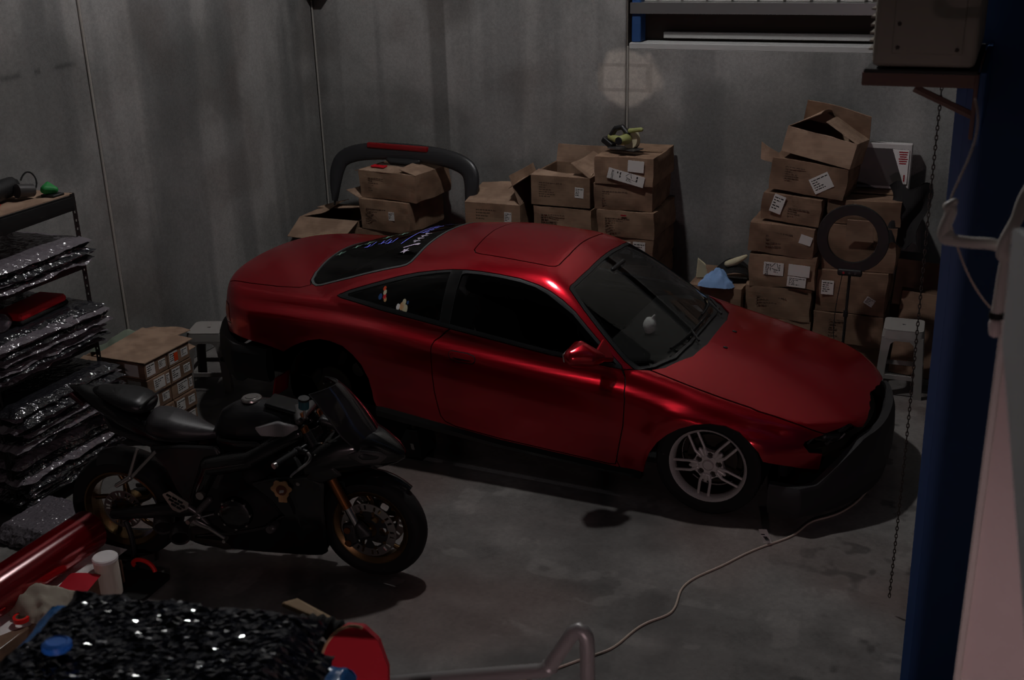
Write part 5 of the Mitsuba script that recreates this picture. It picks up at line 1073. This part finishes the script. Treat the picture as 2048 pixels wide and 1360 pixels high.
def stack(z, n, t, where, seed, mats, group, cx=-5.37, cy=4.74, w=.66, d=.86, lean=.0, y_jit=.02):
    r = np.random.default_rng(seed)
    for i in range(n):
        j = n-1-i; m = bag_mesh(w+r.uniform(-.03, .03), d+r.uniform(-.03, .03), t*.80, seed*20+i, 46, fold=.009); m.vertices = m.vertices+r.normal(0, .0012, m.vertices.shape)
        kk = thing('bagged_mat', f'{ORD[j]} bagged dark mat in the stack {where}', 'floor mat', group)
        scene[kk] = mikit.ply(xf(m, cx+r.uniform(-.015, .03)+.006*i*lean, cy+r.uniform(-y_jit, y_jit), z+.024+i*t, yaw=r.uniform(-.03, .03)), mats[i % len(mats)], False)
stack(1.38, 7, .020, 'on the second shelf of the shelving unit', 3, ['m_bag_light', 'm_bag'], 'bagged mats on the second shelf')
stack(.87, 12, .020, 'on the middle shelf under the red bag', 4, ['m_bag_light', 'm_bag_light', 'm_bag'], 'bagged mats on the middle shelf', lean=.5)
stack(.45, 9, .029, 'on the fourth shelf beside the small cartons', 5, ['m_bag', 'm_bag_light'], 'bagged mats on the fourth shelf', cx=-5.33, lean=.8, y_jit=.04)
stack(.10, 9, .029, 'on the lowest shelf behind the motorcycle tail', 6, ['m_bag', 'm_bag', 'm_bag_light'], 'bagged mats on the lowest shelf')
stack(.002, 3, .03, 'on the floor in front of the shelving unit', 8, ['m_bag_light'], 'bagged mats on the floor', cx=-4.86, cy=4.28, w=.36, d=.45)
k = thing('red_bag', 'red and black flat bag lying on the mats of the middle shelf', 'bag')
part(k, 'body', xf(rbox(.20, .42, .055, .02), -5.24, 4.80, 1.175, yaw=.1), 'm_red_matte', 30)
part(k, 'base', xf(rbox(.21, .43, .03, .012), -5.24, 4.80, 1.145, yaw=.1), 'm_black_matte', 30)
one('clear_wrapped_part', 'clear plastic wrapped lump at the front of the middle shelf beside the red bag', 'part', wobble(ellipsoid(-5.20, 4.50, 1.17, .075, .09, .055, 3), .015, 16, 5), 'm_bag_light', True)
one('dark_panel', 'long dark plastic panel tied across the front of the top shelf', 'panel', xf(loft([[(x, y, z) for x, z in ((0, 0), (.012, .0), (.016, -.05), (.008, -.10+.02*(i/6)), (-.004, -.10+.02*(i/6)), (.004, -.05))] for i, y in enumerate(np.linspace(-.9, .0, 7))]), -5.085, 5.11, 1.785), 'm_black_matte', 30)
k = thing('power_tool_case', 'dark grinder shaped tool with shiny sleeve lying on top of the shelving unit', 'tool')
part(k, 'body', wobble(hull((-5.36, 4.92, 1.87, .06), (-5.30, 4.66, 1.87, .055), (-5.42, 4.70, 1.86, .05)), .012, 9, 3), 'm_black_plastic', 40)
part(k, 'sleeve', cyl((-5.27, 4.88, 1.86), (-5.25, 4.98, 1.845), .042, .038, 24), 'm_bike_grey', 40)
part(k, 'cable', tube(smooth_path([(-5.33, 4.98, 1.90), (-5.31, 5.05, 1.93), (-5.28, 5.05, 1.88), (-5.30, 4.99, 1.83)], 8), .005, 8), 'm_rubber')
part(k, 'strap', tube(smooth_path([(-5.34, 4.86, 1.90), (-5.36, 4.78, 1.93), (-5.33, 4.70, 1.92)], 6), .008, 8), 'm_black_plastic')
one('red_cable', 'thin red cable on top of the shelving unit', 'cable', tube(smooth_path([(-5.28, 4.75, 1.808), (-5.24, 4.62, 1.815), (-5.26, 4.48, 1.808), (-5.22, 4.38, 1.808)], 6), .006, 8), 'm_red_matte')
k = thing('green_clamp', 'small green tool with a dark base on the corner of the top shelf', 'tool')
part(k, 'body', wobble(hull((-5.19, 5.02, 1.845, .028), (-5.16, 5.06, 1.835, .024), (-5.20, 5.05, 1.865, .016)), .008, 20, 2), 'm_green', 40)
part(k, 'base', xf(cbox(.10, .09, .014, .003), -5.17, 5.05, 1.808), 'm_black_plastic', False)
# ------------------------------------------------------------------ small labelled cartons and the open box with a rag
LB = [(-5.22, 5.53, .20), (-5.22, 5.76, .20)]
for lv in range(5):
    z = .002+lv*.118
    for j, y in enumerate((5.545, 5.778)):
        who = f'{"near" if j == 0 else "far"} small labelled carton in the {["bottom", "second", "third", "fourth", "top"][lv]} layer beside the shelving unit'
        kk = thing('small_carton', who, 'box', 'small labelled cartons')
        dx = [.0, .012, -.004, .006, .0][lv]
        part(kk, 'body', xf(cbox(.40, .228, .114, .004), -5.22+dx, y, z+.057), 'm_card' if (lv+j) % 2 else 'm_card2', False)
        xs_ = -5.02+dx+.001
        for (o, lw, lh) in (((-.06, .085, .085), (.055, .07, .06)) if (lv+j) % 3 else ((.0, .11, .08), (.085, .035, .07))):
            part(kk, 'label', xf(cbox(.002, lw, lh, .0005), xs_, y+o, z+.060), 'm_label', False)
            part(kk, 'label_print', xf(xf(dashes(lw*.8, lh*.7, 4, lv*9+j), -lw*.4, 0, lh*.32), xs_+.0016, y+o, z+.060, yaw=math.pi/2), 'm_ink', False)
        if j == 0 and lv > 2: part(kk, 'end_label', xf(cbox(.11, .002, .085, .0005), -5.13+dx, 5.43-.0005, z+.058), 'm_label', False)
        if lv == 4 and j == 1: part(kk, 'orange_sticker', xf(cbox(.0016, .04, .06, .0004), xs_+.002, y-.035, z+.058), 'm_orange', False, 'orange sticker')
one('cardboard_sheet', 'flat cardboard sheet lying loose on the small labelled cartons', 'cardboard', xf(sheet(lambda u, v: np.stack([.43*(u-.5), .50*(v-.5), .03*(1-u)*v+.006], -1), 8, 8, .006), -5.225, 5.675, .594), 'm_card_in', 25)
k = carton('open carton with spread flaps and a cloth behind the small labelled cartons', -5.52, 5.60, .002, .36, .50, .50, seed=88, open_top=True, flaps=[('r', .22, .12), ('f', .20, .3), ('b', .22, .1)])
rag('green_cloth', 'pale green cloth lying in the open carton by the left wall', -5.50, 5.86, .505, .34, .34, .10, 'm_cloth_green', 12, 'cloth')
# ------------------------------------------------------------------ vinyl roll, sheet and small things on the floor at the left
one('flat_carton', 'low flat carton under the white sheet and the red film roll', 'box', xf(cbox(.42, 1.85, .155, .006), -4.24, 3.06, .0785), 'm_card2', False)
one('white_sheet', 'white backing sheet under the red film roll', 'sheet', sheet(lambda u, v: np.stack([-4.36+.29*u+.09*(1-v)*u, 2.05+2.02*v+.0*u, .158+.004*np.sin(9*v)+.006*(1-u)], -1), 10, 24, .002), 'm_white', True)
k = thing('film_roll', 'roll of glossy red film lying on the white sheet', 'roll')
part(k, 'film', xf(lathe([(.036, -.80), (.108, -.80), (.112, -.797), (.112, .797), (.108, .80), (.036, .80)], 64, 'y'), -4.25, 3.215, .276), 'm_redfilm', 40)
part(k, 'core', xf(lathe([(.030, -.80), (.036, -.80), (.036, .80), (.030, .80), (.030, -.80)], 32, 'y'), -4.25, 3.215, .276), 'm_card', 40, 'cardboard core')
one('red_film_piece', 'square offcut of red film on the white sheet', 'film', xf(sheet(lambda u, v: np.stack([.17*(u-.5), .17*(v-.5), .008*np.sin(3*u)+.006*v], -1), 10, 10, .0015), -4.06, 3.69, .172, yaw=.25), 'm_red_pad', True)
k2 = rag('grey_cloth', 'crumpled grey cloth on the white sheet by the red film roll', -4.07, 3.47, .170, .30, .26, .12, 'm_cloth_grey', 21, 'cloth')
k = thing('tape_roll', 'small bright red tape roll on the white sheet', 'tape')
part(k, 'tape', xf(lathe([(.026, 0), (.040, 0), (.040, .022), (.026, .022), (.026, 0)], 36), -4.08, 3.34, .178), 'm_red_bright', 30)
part(k, 'core', xf(lathe([(.023, 0), (.026, 0), (.026, .022), (.023, .022), (.023, 0)], 32), -4.08, 3.34, .178), 'm_card', 30)
one('rubber_mat', 'flat black rubber plate on the floor behind the motorcycle wheel', 'mat', xf(prism(sbox(-.15, -.13, .15, .13).buffer(-.03).buffer(.03), .02), -3.985, 3.99, .001, yaw=.05), 'm_black_matte', False)
k = thing('white_tub', 'white cylindrical tub standing on the black rubber plate', 'tub')
part(k, 'body', xf(lathe([(0, 0), (.058, 0), (.062, .006), (.062, .20), (.060, .21), (0, .21)], 40), -4.02, 3.86, .023), 'm_cup', 35)
part(k, 'lid', xf(lathe([(0, .226), (.060, .226), (.065, .220), (.065, .205), (.062, .205)], 40), -4.02, 3.86, .023), 'm_white', 35)
k = thing('blue_bucket', 'small blue container with a red band behind the rear wheel of the motorcycle', 'container')
part(k, 'body', xf(lathe([(0, 0), (.055, 0), (.058, .13), (0, .13)], 28), -4.50, 4.52, .002), 'm_white', 35)
part(k, 'blue_band', xf(lathe([(.0585, .05), (.060, .055), (.060, .10), (.0585, .105)], 28), -4.50, 4.52, .002), 'm_blue_cap', 35)
part(k, 'red_band', xf(lathe([(.0585, .02), (.060, .022), (.060, .035), (.0585, .037)], 28), -4.50, 4.52, .002), 'm_red_bright', 35)
# ------------------------------------------------------------------ near corner: rack with bagged mats, rail
RXc, RYc, RZc = -1.55, 1.52, 1.60
k = thing('near_rack', 'dark steel rack under the pile of bagged mats nearest the viewpoint', 'rack')
part(k, 'board', xf(cbox(.95, .72, .018, .003), RXc-.02, RYc-.02, RZc-.010), 'm_shelf', False)
for sx in (-1, 1):
    for sy in (-1, 1): part(k, 'post', post_mesh(RXc-.02+sx*.46, RYc-.02+sy*.345, -sx, -sy, RZc), 'm_shelf', False)
r = np.random.default_rng(5)
for i in range(6):
    m = bag_mesh(.64, .52, .030, 300+i, 72 if i > 3 else 40, .014 if i > 3 else .010); j = 5-i
    m.vertices = m.vertices+r.normal(0, .0017, m.vertices.shape)*[1, 1, 1]
    kk = thing('bagged_mat', f'{ORD[j]} bagged dark mat in the near pile under the blue container', 'floor mat', 'bagged mats of the near pile')
    scene[kk] = mikit.ply(xf(m, RXc+r.uniform(-.012, .012)+.01*i*0, RYc+r.uniform(-.012, .012), RZc+.026+i*.040, yaw=.18+r.uniform(-.03, .03)), 'm_bag_fg', False)
one('blue_bagged_mat', 'blue plastic bag sticking out on the far left side of the near pile', 'floor mat', xf(bag_mesh(.56, .58, .02, 411, 30), RXc-.085, RYc-.03, RZc+.19, yaw=.24), 'm_blue_bag', True)
one('blue_bag_strip', 'blue plastic bag corner on the right side of the near pile', 'plastic bag', xf(bag_mesh(.16, .20, .02, 412, 20), -1.32, 1.80, RZc+.04, yaw=.2), 'm_blue_bag', True)
k = thing('round_container', 'small round bright blue ridged container lying on the near pile of bagged mats', 'container')
CXc, CYc, CZc = -1.715, 1.475, RZc+.278
part(k, 'top', xf(lathe([(0, .016), (.026, .016), (.029, .013), (.030, 0), (.028, 0)], 48), CXc, CYc, CZc, roll=-.1), 'm_blue_cap', 35)
part(k, 'ridge', xf(cat([cyl((.0295*math.cos(a), .0295*math.sin(a), .001), (.0295*math.cos(a), .0295*math.sin(a), .012), .0012, n=5) for a in np.linspace(0, 2*np.pi, 49)[:-1]]), CXc, CYc, CZc, roll=-.1), 'm_blue_cap', 35)
part(k, 'rim_ring', xf(lathe([(.019, .016), (.022, .0185), (.025, .016)], 40), CXc, CYc, CZc, roll=-.1), 'm_blue_cap', 35)
one('red_rounded_panel', 'smooth red panel with a rounded top beside the near pile', 'panel', xf(xf(prism(Polygon([(-.085, 0), (-.085, .24), (-.06, .31), (-.015, .345), (.03, .345), (.07, .31), (.095, .24), (.10, 0)]).buffer(-.02).buffer(.02, 12), .022, 'xz'), 0, 0, 0, roll=-.25), -1.365, 2.02, 1.28, yaw=.25), 'm_red_pad', 25)
part('red_rounded_panel', 'edge_trim', xf(xf(tube(smooth_path([(-.083, -.011, .14), (-.083, -.011, .24), (-.058, -.011, .305), (-.015, -.011, .34), (.03, -.011, .34)], 6), .004, 6), 0, 0, 0, roll=-.25), -1.365, 2.02, 1.28, yaw=.25), 'm_wood', 35, 'thin tan edge')
one('wood_strip', 'thin pale wooden strip behind the near pile', 'wood', hull((-1.68, 2.22, 1.53, .008), (-1.52, 2.235, 1.485, .008), (-1.66, 2.25, 1.53, .006), (-1.52, 2.25, 1.485, .006)), 'm_wood', False)
one('ribbed_hose', 'black ribbed hose between the near pile and the red panel', 'hose', tube(smooth_path([(-1.78, 2.10, 1.47), (-1.62, 2.16, 1.51), (-1.50, 2.20, 1.50), (-1.42, 2.16, 1.42)], 30), .030+.004*np.sin(np.arange(91)*1.2), 12), 'm_rubber', 40)
k = thing('near_shelf', 'dark steel ledge carrying the red panel and the hose', 'shelf')
part(k, 'board', xf(cbox(.62, .26, .02, .003), -1.56, 2.10, 1.27), 'm_shelf', False)
for sx in (-1, 1): part(k, 'post', post_mesh(-1.56+sx*.30, 2.10+.12, -sx, -1, 1.26), 'm_shelf', False)
one('box_under_hose', 'small dark box on the ledge behind the red panel', 'box', xf(cbox(.26, .16, .17, .004), -1.68, 2.13, 1.366), 'm_black_matte', False)
k = thing('handrail', 'bent galvanised tube handrail at the bottom edge of the view', 'handrail')
rp = [(-2.3, 2.50, .82), (-1.68, 2.50, 1.055), (-1.06, 2.50, 1.278)]
part(k, 'lower_tube', tube(np.vstack([smooth_path([rp[0], rp[1], rp[2]], 8), [(-1.03, 2.50, 1.288), (-1.012, 2.50, 1.298), (-1.002, 2.50, 1.312)]]), .0215, 18), 'm_rail', 40)
part(k, 'upright_tube', tube([(-1.004, 2.50, 1.308), (-.98, 2.50, 1.352), (-.955, 2.50, 1.398), (-.936, 2.50, 1.433), (-.926, 2.50, 1.447), (-.913, 2.50, 1.455), (-.901, 2.50, 1.450), (-.894, 2.50, 1.438), (-.891, 2.50, 1.42), (-.890, 2.50, 1.39), (-.890, 2.50, 1.2), (-.890, 2.50, .0)], .0215, 18), 'm_rail', 40)
part(k, 'weld_bead', xf(lathe([(.0215, -.008), (.026, 0), (.0215, .008)], 24), -1.002, 2.50, 1.311, pitch=.5), 'm_rail', 40)
# ------------------------------------------------------------------ cord on the floor
cord = [(-.46, 7.15), (-.469, 7.005), (-.475, 6.6), (-.50, 6.36), (-.56, 6.16), (-.652, 6.004), (-.737, 5.911), (-.805, 5.737), (-.914, 5.581), (-1.02, 5.43), (-1.117, 5.258), (-1.225, 5.08), (-1.252, 4.98), (-1.244, 4.86), (-1.252, 4.74), (-1.323, 4.641), (-1.384, 4.506), (-1.436, 4.357), (-1.506, 4.268), (-1.627, 4.12), (-1.815, 3.91), (-2.0, 3.75)]
cp_ = smooth_path([(x, y, .0065) for x, y in cord], 8); 
k = thing('extension_cord', 'long pale pink cable snaking across the floor in front of the coupe', 'cable')
part(k, 'cable', tube(cp_, .0058, 8), 'm_cord', 40)
part(k, 'tag', xf(sheet(lambda u, v: np.stack([.045*(u-.5)-.03*v, .02*np.sin(2*v), .075*v+.004], -1), 5, 8, .001), -.925, 5.57, .012, yaw=.3), 'm_label', True, 'white paper tag on the cable')
part(k, 'tag_print', xf(sheet(lambda u, v: np.stack([.02*(u-.5)-.03*v-.0*u, .02*np.sin(2*v)-.0018, .02+.03*v], -1), 3, 4, .0006), -.925, 5.57, .012, yaw=.3), 'm_ink', True)
# ------------------------------------------------------------------ lamps
k = thing('unseen_ceiling_lamp', 'unseen round ceiling lamp hanging out of view above the coupe', 'lamp')
part(k, 'shade', xf(lathe([(LAMP_R+.05, .06), (LAMP_R+.06, .07), (.07, .18), (.0, .19)], 40), *LAMP), 'm_white_box', 40)
part(k, 'rod', cyl(LAMP+[0, 0, .18], (LAMP[0], LAMP[1], 6.61), .012), 'm_black_plastic')
kb = k+'__bulb'
dm = trimesh.creation.icosphere(3, LAMP_R)
scene[kb] = mikit.ply(xf(dm, LAMP[0], LAMP[1], LAMP[2]-.06), 'm_white', True); scene[kb]['emitter'] = {'type': 'area', 'radiance': {'type': 'rgb', 'value': [float(v) for v in LAMP_RADIANCE]}}
k = thing('unseen_landing_lamp', 'unseen standing lamp behind the viewpoint lighting the white wall end', 'lamp')
part(k, 'shade', xf(lathe([(.36, .075), (.36, .083), (.10, .12), (0, .125), (0, .118), (.10, .108), (.36, .075)], 40), *UNSEEN_LAMP), 'm_white_box', 40)  # wide cap keeps the light of this unseen lamp off the condenser
part(k, 'rod', cyl((UNSEEN_LAMP[0], UNSEEN_LAMP[1], .01), UNSEEN_LAMP+[0, 0, .12], .008), 'm_black_plastic')
part(k, 'base', cyl((UNSEEN_LAMP[0], UNSEEN_LAMP[1], .0), (UNSEEN_LAMP[0], UNSEEN_LAMP[1], .02), .09), 'm_black_plastic')
db = trimesh.creation.icosphere(2, .06); db.apply_translation(UNSEEN_LAMP)
scene[k+'__bulb'] = mikit.ply(db, 'm_white', True); scene[k+'__bulb']['emitter'] = {'type': 'area', 'radiance': {'type': 'rgb', 'value': [float(v)*60 for v in UNSEEN_LAMP_I]}}
